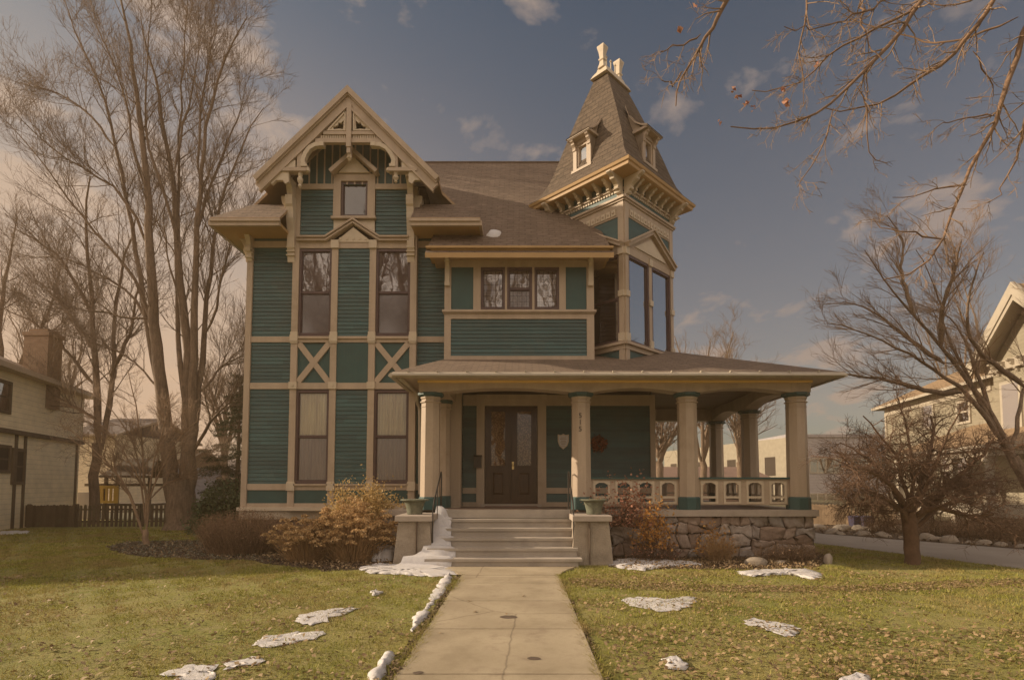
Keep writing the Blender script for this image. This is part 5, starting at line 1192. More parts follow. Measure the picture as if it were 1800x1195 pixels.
def grow(tb_trunk, tb_crown, pts, rad, level, maxl, cfg, rg):
    L = np.linalg.norm(np.diff(pts, axis=0), axis=1).sum()
    nch = cfg['n'][min(level, len(cfg['n']) - 1)]; nch = int(nch * cfg.get('dens', 1) * (L if level == 0 and cfg.get('perm') else 1) + rg.random())
    for _ in range(nch):
        t = rg.uniform(cfg['t0'][min(level, len(cfg['t0']) - 1)], 1.0); i = t * (len(pts) - 1); k = min(int(i), len(pts) - 2); f = i - k
        p = pts[k] * (1 - f) + pts[k + 1] * f; r0 = (rad[k] * (1 - f) + rad[k + 1] * f); d = unit(pts[k + 1] - pts[k])
        ang = R(rg.uniform(*cfg['ang'])); rv = rg.normal(size=3); rv -= d * rv.dot(d); rv = unit(rv); nd = unit(d * math.cos(ang) + rv * math.sin(ang) + np.array(cfg['up']) * cfg.get('upk', 1))
        ln = cfg['len'][min(level, len(cfg['len']) - 1)] * rg.uniform(.55, 1.25) * (1.15 - .55 * t)
        K = 6 if level == 0 else (5 if level == 1 else 4); q = [p]; dd = nd; st = ln / (K - 1)
        for j in range(K - 1):
            dd = unit(dd + rg.normal(size=3) * cfg['wig'] + np.array(cfg['trop']) * .12); q.append(q[-1] + dd * st)
        r1 = min(r0 * cfg.get('rr', .6), cfg['rmax'][min(level, len(cfg['rmax']) - 1)]); r1 = max(r1, cfg['rmin']); rr = np.linspace(r1, max(cfg['rmin'] * .7, r1 * .3), K)
        q = np.array(q); tb_crown.add(q, rr, 4 if level == 0 else 3)
        if level + 1 < maxl: grow(tb_trunk, tb_crown, q, rr, level + 1, maxl, cfg, rg)
def tree(name, base, limbs, cfg, label, mat, seed=1, maxl=3, group=None, cat='tree', trunkmat=None, sides=9):
    rg = np.random.default_rng(seed); root = empty(name, base, label, cat, group); tt_ = Tubes(); tc = Tubes()
    for pts, r0, r1, n, gr in limbs:
        q = smooth_poly(pts, n); rr = np.linspace(0, 1, n) ** .8; rr = r0 + (r1 - r0) * rr; q = q + rg.normal(size=q.shape) * cfg.get('lw', .015) * (np.linspace(0, 1, n)[:, None] > 0)
        if cfg.get('flare') and gr is False: rr = rr * (1 + cfg['flare'] * np.exp(-np.linspace(0, 9, n)))
        if gr: rr = rr.copy(); rr[0] *= .3; rr[1] *= .85
        tt_.add(q, rr, sides)
        if gr: grow(tt_, tc, q, rr, 0, maxl, cfg, rg)
    a = link_mesh('trunk', tt_.mesh('trunk', base), M[trunkmat or mat], root)
    if tc.g: b = link_mesh('crown', tc.mesh('crown', base), M[mat], root)
    return root
def PL(Y, *pp, dy=0.0):      # pixel polyline at depth Y, drifting by dy
    n = len(pp); return [P(a, b, Y + dy * i / max(1, n - 1)) for i, (a, b) in enumerate(pp)]

# --- the big many-stemmed tree behind the left lawn
YT = 20.2; b0 = G(318, 928); b0 = Vector((P(318, 928, YT).x, YT, 0))
limbs = [(PL(YT, (320, 932), (318, 880), (318, 840)), .50, .46, 6, False)]
def lm(w0, w1, pp, dy, n=16, g=True): return (PL(YT, *pp, dy=dy), w0 * .88, w1 * .8, n, g)
limbs += [
 lm(.34, .03, [(300, 900), (298, 800), (288, 700), (281, 640), (274, 590), (266, 470), (259, 352), (246, 200), (226, 50), (205, -40)], -.6, 24),
 lm(.30, .025, [(325, 900), (330, 800), (330, 700), (330, 600), (320, 520), (311, 440), (308, 370), (306, 300), (290, 240), (275, 150), (246, 30)], .8, 24),
 lm(.24, .022, [(335, 880), (338, 760), (341, 640), (344, 520), (346, 430), (352, 300), (372, 176), (397, 105), (432, 30)], -.8, 22),
 lm(.16, .018, [(345, 760), (353, 650), (359, 590), (366, 500), (375, 420), (392, 340), (425, 250), (462, 190)], .6, 16),
 lm(.13, .015, [(327, 740), (317, 640), (312, 590), (309, 500), (312, 400), (316, 280), (318, 150), (331, -20)], 1.2, 18),
 lm(.15, .018, [(286, 720), (268, 630), (258, 570), (248, 500), (231, 402), (201, 251), (186, 176), (151, 90), (105, -20)], .8, 18),
 lm(.09, .012, [(272, 590), (246, 502), (200, 440), (151, 392), (80, 291), (10, 211)], -1.0, 14),
 lm(.08, .012, [(275, 610), (245, 530), (181, 482), (110, 455), (30, 447)], .8, 12), lm(.08, .012, [(262, 440), (225, 350), (160, 300), (95, 270), (20, 190)], -.6, 12),
 lm(.07, .01, [(203, 260), (170, 215), (120, 170), (30, 140)], .6, 10), lm(.07, .01, [(256, 330), (232, 250), (222, 160), (175, 60), (140, -10)], -1.3, 12),
 lm(.08, .012, [(309, 420), (288, 330), (262, 270), (250, 190), (262, 80), (268, -20)], -1.0, 12), lm(.07, .01, [(306, 310), (322, 220), (345, 140), (352, 40)], .5, 10),
 lm(.08, .01, [(347, 440), (362, 340), (385, 290), (420, 200), (440, 130)], 1.2, 12), lm(.07, .01, [(352, 320), (346, 230), (365, 120), (385, 20)], -.5, 10),
 lm(.07, .01, [(360, 590), (382, 540), (397, 450), (418, 405), (450, 370)], -1.2, 10), lm(.09, .012, [(344, 790), (368, 745), (402, 705), (424, 660)], -1.5, 10), lm(.07, .01, [(352, 690), (378, 655), (408, 630), (436, 590)], .9, 10),
 lm(.06, .01, [(270, 560), (225, 560), (170, 545), (90, 540)], -.6, 10), lm(.06, .01, [(288, 700), (255, 650), (205, 610), (150, 600)], .7, 10), lm(.06, .01, [(330, 560), (300, 480), (285, 400), (290, 300)], 1.4, 10)]
cfgB = dict(n=[26, 9, 5], t0=[.32, .12, .1], ang=(20, 50), up=(0, 0, .22), len=[3.0, 1.2, .55], wig=.12, trop=(0, 0, .5), rr=.45, rmax=[.024, .012, .007], rmin=.0042, lw=.03, flare=.35)
tree('bare_tree', b0, limbs, cfgB, 'huge bare tree with many rising stems behind the left lawn', 'bark', 5, 3)
# --- its thinner neighbour farther left
YN = 23.0; limbs = []
def ln_(w0, w1, pp, dy, n=12): return (PL(YN, *pp, dy=dy), w0, w1, n, True)
limbs += [(PL(YN, (163, 925), (166, 850), (170, 780)), .20, .17, 6, False), ln_(.18, .03, [(174, 800), (172, 700), (166, 600), (160, 500), (150, 400), (158, 310)], 0), ln_(.14, .03, [(180, 790), (192, 720), (200, 640), (200, 560), (212, 470), (240, 380)], .8), ln_(.10, .02, [(200, 650), (225, 600), (236, 540), (250, 470)], -.6), ln_(.12, .02, [(168, 620), (130, 560), (95, 520), (60, 490)], 1), ln_(.10, .02, [(166, 560), (120, 470), (80, 430), (20, 400)], -1), ln_(.10, .02, [(170, 680), (120, 620), (70, 570), (0, 540)], .5), ln_(.08, .02, [(172, 740), (110, 700), (60, 690)], -1)]
cfgN = dict(n=[18, 8, 4], t0=[.2, .1, .1], ang=(25, 60), up=(0, 0, .3), len=[2.4, 1.2, .6], wig=.13, trop=(0, 0, .6), rr=.45, rmax=[.028, .013, .008], rmin=.005, lw=.03)
tree('bare_tree', Vector((P(163, 925, YN).x, YN, 0)), limbs, cfgN, 'slimmer bare tree between the neighbouring house and the huge tree', 'bark', 9, 3)
YN = 27.0
tree('bare_tree', Vector((P(20, 850, YN).x, YN, 0)), [(PL(YN, (20, 925), (18, 800), (10, 700)), .3, .2, 6, False), ln_(.2, .02, [(10, 700), (-5, 600), (10, 480), (30, 380)], 0), ln_(.16, .02, [(14, 720), (50, 620), (90, 540), (110, 450)], 1), ln_(.12, .02, [(10, 680), (60, 600), (120, 560)], 1)], cfgN, 'bare tree rising behind the roof and chimney of the left house', 'bark', 10, 3)
# --- small multi-stem tree in the left bed
YS = 14.0; bS = G(257, 958); YS = bS.y
def sm(w0, w1, pp, dy, n=10): return (PL(YS, *pp, dy=dy), w0, w1, n, True)
cfgS = dict(n=[16, 8, 4], t0=[.25, .1, .1], ang=(20, 55), up=(0, 0, .12), len=[1.0, .5, .25], wig=.13, trop=(-.1, 0, .2), rr=.6, rmax=[.018, .009, .005], rmin=.0032, lw=.012)
limbs = [(PL(YS, (257, 960), (256, 945), (256, 930)), .085, .07, 5, False), sm(.045, .01, [(253, 945), (240, 905), (228, 862), (196, 818), (150, 775), (105, 745)], -.5), sm(.045, .01, [(258, 940), (256, 880), (252, 800), (240, 720), (225, 650)], .4), sm(.035, .01, [(258, 930), (262, 870), (275, 840), (296, 800), (320, 760), (352, 735)], -.3), sm(.03, .008, [(255, 920), (250, 850), (238, 780), (200, 720), (160, 690)], .6), sm(.03, .008, [(238, 890), (215, 840), (170, 800), (120, 770)], .4), sm(.03, .008, [(259, 900), (268, 820), (290, 740), (300, 690)], -.5), sm(.03, .008, [(262, 880), (290, 850), (330, 835), (370, 800)], .4), sm(.026, .008, [(252, 860), (226, 800), (180, 745), (130, 715)], -.6)]
tree('small_bare_tree', Vector((bS.x, YS, 0)), limbs, cfgS, 'small bare multi-stem tree in the groundcover bed on the left lawn', 'bark_l', 12, 3)
# --- contorted low tree on the right lawn
bC = G(1601, 991); YC = bC.y
cfgC = dict(n=[18, 9, 5], t0=[.15, .1, .1], ang=(30, 75), up=(0, 0, .02), len=[.95, .45, .26], wig=.26, trop=(0, 0, .02), rr=.65, rmax=[.019, .009, .005], rmin=.003, lw=.02)
def wl(w0, w1, pp, dy, n=12): return (PL(YC, *pp, dy=dy), w0, w1, n, True)
limbs = [(PL(YC, (1602, 996), (1602, 955), (1600, 920), (1598, 900)), .15, .14, 7, False),
 wl(.062, .012, [(1600, 925), (1580, 890), (1545, 870), (1515, 850), (1490, 850)], -.6), wl(.052, .012, [(1596, 915), (1570, 860), (1545, 820), (1500, 790), (1478, 780)], .5), wl(.052, .012, [(1600, 910), (1590, 850), (1575, 800), (1540, 760), (1520, 730)], -.4),
 wl(.052, .012, [(1602, 905), (1605, 840), (1600, 790), (1590, 740), (1580, 700)], .3), wl(.052, .012, [(1606, 905), (1630, 850), (1650, 800), (1668, 760), (1690, 720)], -.5), wl(.062, .012, [(1604, 930), (1640, 895), (1680, 880), (1720, 875), (1755, 880)], .5),
 wl(.09, .02, [(1606, 915), (1650, 870), (1690, 830), (1730, 800), (1752, 770)], -.4), wl(.08, .02, [(1598, 905), (1565, 880), (1525, 890), (1490, 880)], .8), wl(.08, .02, [(1606, 905), (1645, 890), (1700, 905), (1745, 905)], -.9), wl(.08, .02, [(1600, 900), (1620, 850), (1640, 780), (1640, 730)], 1.0), wl(.08, .02, [(1600, 900), (1570, 850), (1520, 820), (1478, 818)], -1.1), wl(.07, .02, [(1600, 900), (1630, 870), (1690, 850), (1760, 840)], 1.1)]
tree('contorted_tree', Vector((bC.x, YC, 0)), limbs, cfgC, 'low bare tree with a dense tangle of twisted dark boughs on the right lawn', 'bark_d', 21, 3, trunkmat='bark_d')
# --- leaning tree beyond the driveway
YD = 13.6; cfgD = dict(n=[13, 7, 5], t0=[.2, .1, .1], ang=(18, 48), up=(-.15, 0, .12), len=[1.25, .7, .36], wig=.11, trop=(-.3, 0, .3), rr=.5, rmax=[.018, .009, .005], rmin=.003, lw=.015)
def dl(w0, w1, pp, dy, n=16): return (PL(YD, *pp, dy=dy), w0, w1, n, True)
limbs = [(PL(YD, (1870, 980), (1845, 900), (1800, 840), (1780, 800)), .15, .12, 8, False), (PL(YD, (1850, 920), (1790, 830), (1760, 770)), .11, .09, 8, False),
 dl(.085, .01, [(1790, 815), (1745, 730), (1700, 665), (1655, 610), (1610, 560), (1560, 500), (1520, 440)], .5), dl(.07, .01, [(1765, 780), (1722, 720), (1692, 680), (1640, 650), (1580, 610), (1510, 580), (1452, 568)], -.8), dl(.062, .008, [(1758, 770), (1728, 715), (1690, 640), (1660, 580), (1650, 520), (1630, 470), (1610, 440)], .8),
 dl(.08, .012, [(1690, 690), (1640, 690), (1570, 668), (1500, 660), (1440, 650)], -.4), dl(.062, .008, [(1745, 730), (1715, 650), (1700, 600), (1665, 550), (1600, 530)], 1.2), dl(.08, .012, [(1655, 610), (1655, 540), (1680, 470), (1690, 420)], -1), dl(.07, .012, [(1660, 640), (1590, 590), (1530, 540), (1480, 530)], 1.3), dl(.06, .010, [(1775, 800), (1790, 720), (1810, 640), (1830, 560), (1840, 500)], 1.5), dl(.08, .012, [(1800, 680), (1750, 640), (1700, 600), (1700, 520), (1730, 440)], -1.5), dl(.06, .012, [(1610, 560), (1580, 480), (1590, 420), (1560, 380)], .8)]
tree('leaning_bare_tree', Vector((P(1870, 980, YD).x, YD, 0)), limbs, cfgD, 'bare tree leaning left with fine fans of twigs before the right hand house', 'bark_l', 31, 3, trunkmat='bark')
# --- overhead boughs of a near tree whose trunk stands outside the picture
YO = 6.6; cfgO = dict(n=[6.5, 3.5, 2], perm=True, t0=[.05, .15, .1], ang=(28, 65), up=(-.05, 0, -.12), len=[.50, .22, .10], wig=.16, trop=(-.2, 0, -.2), rr=.6, rmax=[.012, .007, .0045], rmin=.003, lw=.014)
def ol(w0, w1, pp, dy, Y=None, n=14): return ([P(a, b, (Y or YO) + dy * i / (len(pp) - 1)) for i, (a, b) in enumerate(pp)], w0, w1, n, True)
tk = Vector((10.2, 5.2, 0))
limbs = [([tk, tk + Vector((0, 0, 2)), tk + Vector((-.3, .1, 4.2)), tk + Vector((-.8, .3, 6.2))], .26, .14, 9, False),
 ([tk + Vector((-.3, .1, 4.2)), Vector((8.8, 5.6, 7.0)), P(1790, -160, YO)], .12, .05, 8, False), ([tk + Vector((-.8, .3, 6.2)), Vector((7.6, 5.6, 8.2)), P(1600, -220, YO)], .12, .05, 8, False), ([Vector((7.6, 5.6, 8.2)), Vector((4.5, 6.2, 8.4)), P(1300, -60, YO)], .06, .03, 8, False), ([tk + Vector((-.1, 0, 3.4)), Vector((8.6, 6.2, 4.4)), P(1815, 100, YO + .5)], .09, .04, 8, False),
 ol(0.041, .007, [(1300, -60), (1272, 14), (1240, 70), (1205, 120), (1195, 145), (1187, 186)], .2), ol(.014, .005, [(1232, 60), (1200, 78), (1160, 88)], .1, n=8), ol(.014, .005, [(1200, 125), (1185, 148), (1163, 140)], -.1, n=8),
 ol(0.034, .006, [(1640, -30), (1580, 60), (1545, 100), (1500, 150), (1440, 200), (1400, 215), (1330, 228), (1285, 222)], -.5), ol(0.036, .006, [(1770, -30), (1690, 85), (1640, 125), (1560, 178), (1500, 197), (1450, 190)], .4), ol(0.024, .005, [(1680, -40), (1600, 20), (1520, 60), (1470, 90), (1425, 130), (1380, 160), (1320, 160)], .8),
 ol(0.041, .007, [(1815, 20), (1780, 120), (1752, 200), (1728, 260), (1690, 325), (1668, 400), (1640, 450), (1600, 490), (1555, 492)], 0), ol(0.029, .005, [(1815, 150), (1798, 230), (1788, 290), (1764, 330), (1740, 358)], .6), ol(.016, .005, [(1520, -40), (1514, 40), (1525, 80), (1550, 105)], -.3), ol(.015, .004, [(1425, -30), (1415, 40), (1402, 80), (1412, 130), (1412, 185)], .3, n=10), ol(.015, .004, [(1560, 0), (1500, 30), (1440, 50), (1380, 52)], -.6), ol(.013, .004, [(1505, 150), (1525, 195), (1522, 270), (1560, 290)], .2, n=8), ol(.013, .004, [(1465, 190), (1445, 260), (1420, 305), (1398, 330)], -.2, n=8), ol(.016, .005, [(1790, 30), (1720, 60), (1650, 80), (1590, 60), (1480, 28)], 1.0), ol(.014, .004, [(1700, 325), (1655, 330), (1600, 350), (1570, 348)], .2, n=8), ol(.014, .004, [(1665, 420), (1610, 410), (1560, 405), (1532, 385)], .2, n=8), ol(.013, .004, [(1710, 90), (1740, 140), (1755, 170), (1700, 175)], .4, n=8), ol(.013, .004, [(1750, 205), (1700, 205), (1640, 225)], .1, n=8), ol(.014, .004, [(1760, -30), (1680, 15), (1600, 0)], .5, n=8)]
ov = tree('overhanging_tree', tk, limbs, cfgO, 'near bare tree reaching its boughs in from the top right', 'bark_l', 41, 3, trunkmat='bark_m')
lc = []
for (px, py) in ((1435, 114), (1378, 157), (1325, 192), (1310, 183), (1296, 172), (1289, 157), (1267, 213), (1385, 186), (1380, 180), (1222, 10), (1195, 52)):
    c = P(px, py, YO - .3); lc += [(c.x + rnd.uniform(-.02, .02), c.y + rnd.uniform(-.02, .02), c.z + rnd.uniform(-.02, .02)) for _ in range(3)]
for k in range(0, len(lc), 3): flake_obj('dead_leaf', lc[k:k + 3], .034, M['mapleleaf'], 0, .7, ov, fold=.4)
# --- distant trees seen past the house and through the porch
cfgF = dict(n=[12, 6, 3], t0=[.2, .1, .1], ang=(22, 60), up=(0, 0, .3), len=[3.0, 1.5, .8], wig=.13, trop=(0, 0, .6), rr=.5, rmax=[.05, .022, .014], rmin=.009, lw=.05)
def far_tree(px, py_top, Y, label, seed, sp=60, grp='bare trees far behind the house'):
    r = random.Random(seed); b = Vector((P(px, 860, Y).x, Y, 0)); k = 950 / Y; L = [(PL(Y, (px, 865), (px + 2, 850), (px, 810)), .28, .22, 6, False)]
    top = py_top
    for i in range(6): e = px + r.uniform(-sp, sp); m_ = (px + e) / 2 + r.uniform(-10, 10); L.append((PL(Y, (px, 820), (m_ * .4 + px * .6, 770), (m_, (800 + top) / 2), (e, top + r.uniform(-20, 60)), dy=r.uniform(-2, 2)), .18, .03, 10, True))
    return tree('bare_tree', b, L, cfgF, label, 'bark', seed, 3, grp)
far_tree(1160, 700, 34, 'bare tree seen through the porch left of the third column', 51, 60)
far_tree(1235, 590, 40, 'pale bare tree top showing above the porch roof beside the tower', 52, 55)
far_tree(1300, 690, 38, 'bare tree seen between the rear columns of the porch', 53, 45)
far_tree(395, 640, 36, 'distant bare tree just left of the house corner', 54, 60)
far_tree(1690, 560, 44, 'bare tree rising behind the roof of the right hand house', 56, 120)
far_tree(1790, 500, 44, 'bare tree at the right border above the neighbouring gable', 57, 110)
far_tree(90, 560, 38, 'far bare tree behind the left chimney', 55, 90)
# --- conifer
def conifer(px, Y, ztop, rad, label, seed, n=26000):
    b = Vector((P(px, 860, Y).x, Y, 0)); root = empty('conifer', b, label, 'conifer'); mb = MB(); mb.tube([b, b + Vector((0, 0, ztop * .96))], [.14, .02], 7); mb.build('trunk', M['bark'], root)
    r = np.random.default_rng(seed); C = []; bo = MB()
    for k in range(95):
        z = ztop * (.12 + .86 * (k / 95)); rr = rad * (1 - z / ztop) ** .8 * r.uniform(.7, 1.15) + .15; a = r.uniform(0, 6.28); droop = -.18 * rr
        m = int(n / 95 * (.3 + rr / rad)); t = r.random(m) ** .6; sp = .16 * rr * (1.2 - t) + .05
        C.append(np.c_[b.x + np.cos(a) * rr * t + r.normal(0, 1, m) * sp, b.y + np.sin(a) * rr * t + r.normal(0, 1, m) * sp, z + droop * t ** 1.5 + .06 * t + r.normal(0, .035, m)])
        e = Vector((b.x + math.cos(a) * rr, b.y + math.sin(a) * rr, z + droop)); bo.tube([(b.x, b.y, z), e], [.02, .006], 3)
    bo.build('branch', M['bark'], root)
    C = np.concatenate(C); flake_obj('foliage', C, .065, M['needle'], .3, .16, root)
conifer(417, 23.5, P(417, 655, 23.5).z, 1.9, 'tall dark conifer standing close left of the house corner', 3)
def leafbush(name, c, rx, ry, rz, n, size, mat, label, cat, stems=26, stemmat='bark', seed=1, z0=.0, hollow=.5, flat=.9, group=None, gap=5, sr=.008, asp=.55):
    r = np.random.default_rng(seed); c = Vector(c); root = empty(name, c, label, cat, group)
    k = int(22 + 8 * rx * ry); cc = r.normal(size=(k, 3)); cc /= np.linalg.norm(cc, axis=1)[:, None]; cc[:, 2] = np.abs(cc[:, 2]) * 1.0; cc *= r.uniform(hollow, 1, k)[:, None]
    i = r.integers(0, k, n); p = cc[i] + r.normal(0, .19, (n, 3)); C = np.c_[c.x + p[:, 0] * rx, c.y + p[:, 1] * ry, c.z + z0 + np.abs(p[:, 2]) * rz]
    flake_obj('foliage', C, size, M[mat], 0, asp, root)
    tb = Tubes()
    for j in range(stems):
        e = cc[r.integers(0, k)]; e = np.array([c.x + e[0] * rx, c.y + e[1] * ry, c.z + z0 + abs(e[2]) * rz]); b = np.array([c.x, c.y, c.z]) + np.r_[r.normal(0, .12, 2) * rx, 0]; m = (b + e) / 2 + r.normal(0, .06, 3); tb.add(resample([b, m, e], 6), np.linspace(sr, sr * .35, 6), 4)
        for q in range(2):
            e2 = e + r.normal(0, .12, 3); tb.add(resample([m, (m + e2) / 2 + r.normal(0, .03, 3), e2], 4), np.linspace(sr * .5, sr * .25, 4), 3)
    link_mesh('stem', tb.mesh('stem', c), M[stemmat], root); return root
Yb = 20.5; leafbush('evergreen_shrub', (P(392, 900, 19.0).x, 19.0, 0), .95, .8, 1.45, 6500, .055, 'evleaf', 'broad evergreen shrub between the fence and the house corner', 'shrub', seed=5)
# barberry hedge
def twiggy(name, c, rx, ry, h, n, label, cat, mat, seed, leaf=None, nl=0, ls=.02, spread=.5, group=None, r0=.005):
    r = np.random.default_rng(seed); c = Vector(c); root = empty(name, c, label, cat, group); tb = Tubes(); tips = []
    for j in range(n):
        a = r.uniform(0, 6.28); q = r.random() ** .5; b = np.array([c.x + rx * .75 * q * math.cos(a), c.y + ry * .75 * q * math.sin(a), 0]); hh = h * r.uniform(.55, 1.08) * (1 - .25 * q); e = b + np.array([math.cos(a) * q * rx * spread + r.normal(0, .12), math.sin(a) * q * ry * spread + r.normal(0, .12), hh]); m = (b + e) / 2 + np.r_[r.normal(0, .07, 2), .08 * h]
        pl_ = resample([b, m, e], 5); tb.add(pl_, np.linspace(r0, r0 * .35, 5), 3); tips.append(pl_[2:])
        for s in range(3):
            o = pl_[r.integers(1, 4)]; e2 = o + np.r_[r.normal(0, .13, 2), abs(r.normal(.12, .1))]; tb.add(resample([o, (o + e2) / 2 + r.normal(0, .02, 3), e2], 4), np.linspace(r0 * .5, r0 * .25, 4), 3)
    link_mesh('stem', tb.mesh('stem', c), M[mat], root)
    if nl:
        T_ = np.concatenate(tips); C = T_[r.integers(0, len(T_), nl)] + r.normal(0, .05, (nl, 3)); C[:, 2] = np.maximum(C[:, 2], .02); flake_obj('foliage', C, ls, M[leaf], 0, .6, root)
    return root
gH = G(425, 962); twiggy('barberry_bush', (P(424, 960, 13.3).x, 13.3, 0), 1.0, .62, 1.08, 900, 'dense dark brown barberry bush clipped round at the left house corner', 'bush', 'barberry', 61, 'barberry', 15000, .014, .35, r0=.006)
# hydrangea
def hydrangea(c, rx, ry, h, nh, label, seed):
    r = np.random.default_rng(seed); c = Vector(c); root = empty('hydrangea_bush', c, label, 'bush'); tb = Tubes(); HC = []
    for j in range(nh):
        a = r.uniform(0, 6.28); q = r.random() ** .5; u, v = q * math.cos(a), q * math.sin(a)
        hz = h * (1 - .45 * q ** 2) * r.uniform(.55, 1.08); e = np.array([c.x + u * rx, c.y + v * ry, hz]); b = np.array([c.x + u * rx * .30, c.y + v * ry * .4, 0]); m = b * .45 + e * .55 + np.r_[-(e - b)[:2] * .12, .05]
        tb.add(resample([b, m, e], 6), np.linspace(.009, .005, 6), 4)
        rr = r.uniform(.06, .105); k = 70; d = r.normal(size=(k, 3)); d /= np.linalg.norm(d, axis=1)[:, None]; d[:, 2] = np.abs(d[:, 2]) * .85 - .25; HC.append(e + d * rr * np.r_[1.1, 1.1, .8] * r.uniform(.75, 1.05, (k, 1)))
    for j in range(200): a = r.uniform(0, 6.28); q = r.random() ** .5; b = np.array([c.x + math.cos(a) * q * rx * .45, c.y + math.sin(a) * q * ry * .5, 0]); e = b + np.r_[math.cos(a) * q * rx * .4, math.sin(a) * q * .3, r.uniform(.3, h * .8)] + r.normal(0, .1, 3); tb.add(resample([b, (b + e) / 2 + r.normal(0, .04, 3), e], 4), np.linspace(.006, .003, 4), 3)
    link_mesh('stem', tb.mesh('stem', c), M['hydstem'], root); flake_obj('flower_head', np.concatenate(HC), .021, M['hyd'], 0, .75, root)
hydrangea((P(540, 975, 12.0).x, 12.0, 0), .95, .55, 1.02, 125, 'hydrangea bush with tan dried mopheads, nearest the barberry', 71)
hydrangea((P(622, 975, 12.05).x, 12.05, 0), 1.02, .60, 1.30, 190, 'larger hydrangea bush with orange dried mopheads beside the left step pier', 72)
leafbush('shrub', (P(640, 960, 13.1).x, 13.1, .35), 1.0, .6, 1.25, 15000, .030, 'yleaf', 'yellow green leafy shrub behind the hydrangeas under the windows', 'shrub', stems=50, seed=73, stemmat='hydstem')
leafbush('shrub', (P(1095, 960, 12.2).x, 12.2, .75), .85, .3, 1.15, 1500, .032, 'mapleleaf', 'reddish brown shrub behind the right urn reaching above the railing', 'shrub', stems=34, seed=74, stemmat='bark_d', hollow=.35, sr=.011)
mlt = leafbush('shrub', (P(1150, 975, 12.0).x, 12.0, .28), .60, .3, 1.12, 900, .036, 'oleaf', 'thin shrub with orange leaves before the stone porch wall', 'shrub', stems=24, seed=75, stemmat='bark_d', hollow=.3)
leafbush('shrub', (P(1255, 978, 12.15).x, 12.15, .15), .55, .25, .66, 420, .032, 'oleaf', 'sparse shrub with a few yellow leaves below the railing of the third column', 'shrub', stems=30, seed=76, stemmat='hydstem', hollow=.4)
twiggy('dried_perennial', (P(1262, 982, 12.0).x, 12.0, 0), .34, .16, .62, 150, 'clump of upright dried stalks before the stone wall', 'plant', 'hydstem', 77, spread=.5)
twiggy('dried_perennial', (P(1150, 982, 11.95).x, 11.95, 0), .5, .2, .45, 120, 'low tangle of dark dried stems right of the right pier', 'plant', 'bark_d', 78, 'mapleleaf', 160, .022, spread=.5)
twiggy('dried_perennial', (P(1390, 985, 12.0).x, 12.0, 0), .6, .2, .38, 200, 'low spread of brown dried stems near the porch corner', 'plant', 'barberry', 79, 'barberry', 900, .016, spread=.6)
for i, (px, py, Yy, rx_, hh) in enumerate(((1560, 930, 19.2, .6, .6), (1640, 930, 18.2, .8, .8), (1700, 938, 17.4, .8, .7), (1760, 945, 16.6, .9, .8), (1590, 925, 21.5, .7, 1.0), (1800, 950, 16.2, .8, .75))):
    twiggy('dormant_shrub', (P(px, py, Yy).x, Yy, 0), rx_, .5, hh, 170, 'brown dormant shrub in the bed beyond the driveway stones', 'shrub', 'barberry', 80 + i, 'barberry', 1500, .02, spread=.5, group='dormant shrubs beyond the driveway')
# ================================================================== neighbouring buildings
# left house
A = Vector((P(0, 850, 19.5).x, 19.5, 0)); B = Vector((P(137, 850, 25.3).x, 25.3, 0)); d = (B - A).normalized(); O = A - d * 6.6; Lw = (B - O).length
NL = Frame(O, d, (d.y, -d.x, 0)); nh = empty('neighbouring_house', (O + B) / 2 - NL.N * 3, 'taupe clapboard house with brick chimney at the left border', 'house')
eZ = NL.q(70, 664)[1]; mz = NL.q(70, 766)[1]
def wbody(mb, F, L, dp, z0, z1, w=0): mb.box(F, 0, L, z0, z1, -dp, w)
q = MB(); wbody(q, NL, Lw, 7.5, 0, mz, 0); wbody(q, NL, Lw + .02, 7.5, mz, eZ, .10); q.build('wall', M['nsiding'], nh)
q = MB(); q.box(NL, -.05, Lw + .1, mz - .10, mz + .06, 0, .16)
for px in (27, 43, 134): u = NL.q(px, 800)[0]; q.box(NL, u - .09, u + .09, 0, mz - .1, 0, .03)
q.build('trim', M['fence_d'], nh)
for (xa, xb, ya, yb, w) in ((-22, 14, 676, 722, .10), (24, 39, 794, 846, 0), (-20, 13, 788, 826, 0)):
    a = NL.q(xa, ya, w); b = NL.q(xb, yb, w); c_ = NL.q(xb, ya, w); Fw = NL.off(w); z0, z1 = b[1], c_[1]
    q = MB(); t = .12; q.box(Fw, a[0] - t, b[0] + t, z0 - t, z0, -.05, .05); q.box(Fw, a[0] - t, b[0] + t, z1, z1 + t, -.05, .05); q.box(Fw, a[0] - t, a[0], z0, z1, -.05, .05); q.box(Fw, b[0], b[0] + t, z0, z1, -.05, .05); q.box(Fw, a[0], b[0], (z0 + z1) / 2 - .03, (z0 + z1) / 2 + .03, 0, .03)
    wo = q.build('window', M['fence_d'], nh); q = MB(); q.face([Fw.p(a[0], z0, .012), Fw.p(b[0], z0, .012), Fw.p(b[0], z1, .012), Fw.p(a[0], z1, .012)]); q.build('pane', M['dark'] if w == 0 else M['mirror'], wo)
q = MB(); rz = eZ + 1.55; e = .45
pA, pB, pC, pD = NL.p(-e, eZ, e), NL.p(Lw + e, eZ, e), NL.p(Lw + e, eZ, -7.5 - e), NL.p(-e, eZ, -7.5 - e); r1, r2 = NL.p(3.6, rz + .6, -3.7), NL.p(Lw - 3.6, rz, -3.7)
roof_slab(q, [pA, pB, r2, r1], .12); roof_slab(q, [pB, pC, r2], .12); roof_slab(q, [pC, pD, r1, r2], .12); roof_slab(q, [pD, pA, r1], .12); q.build('roof', [M['shingle_g'], M['beige']], nh)
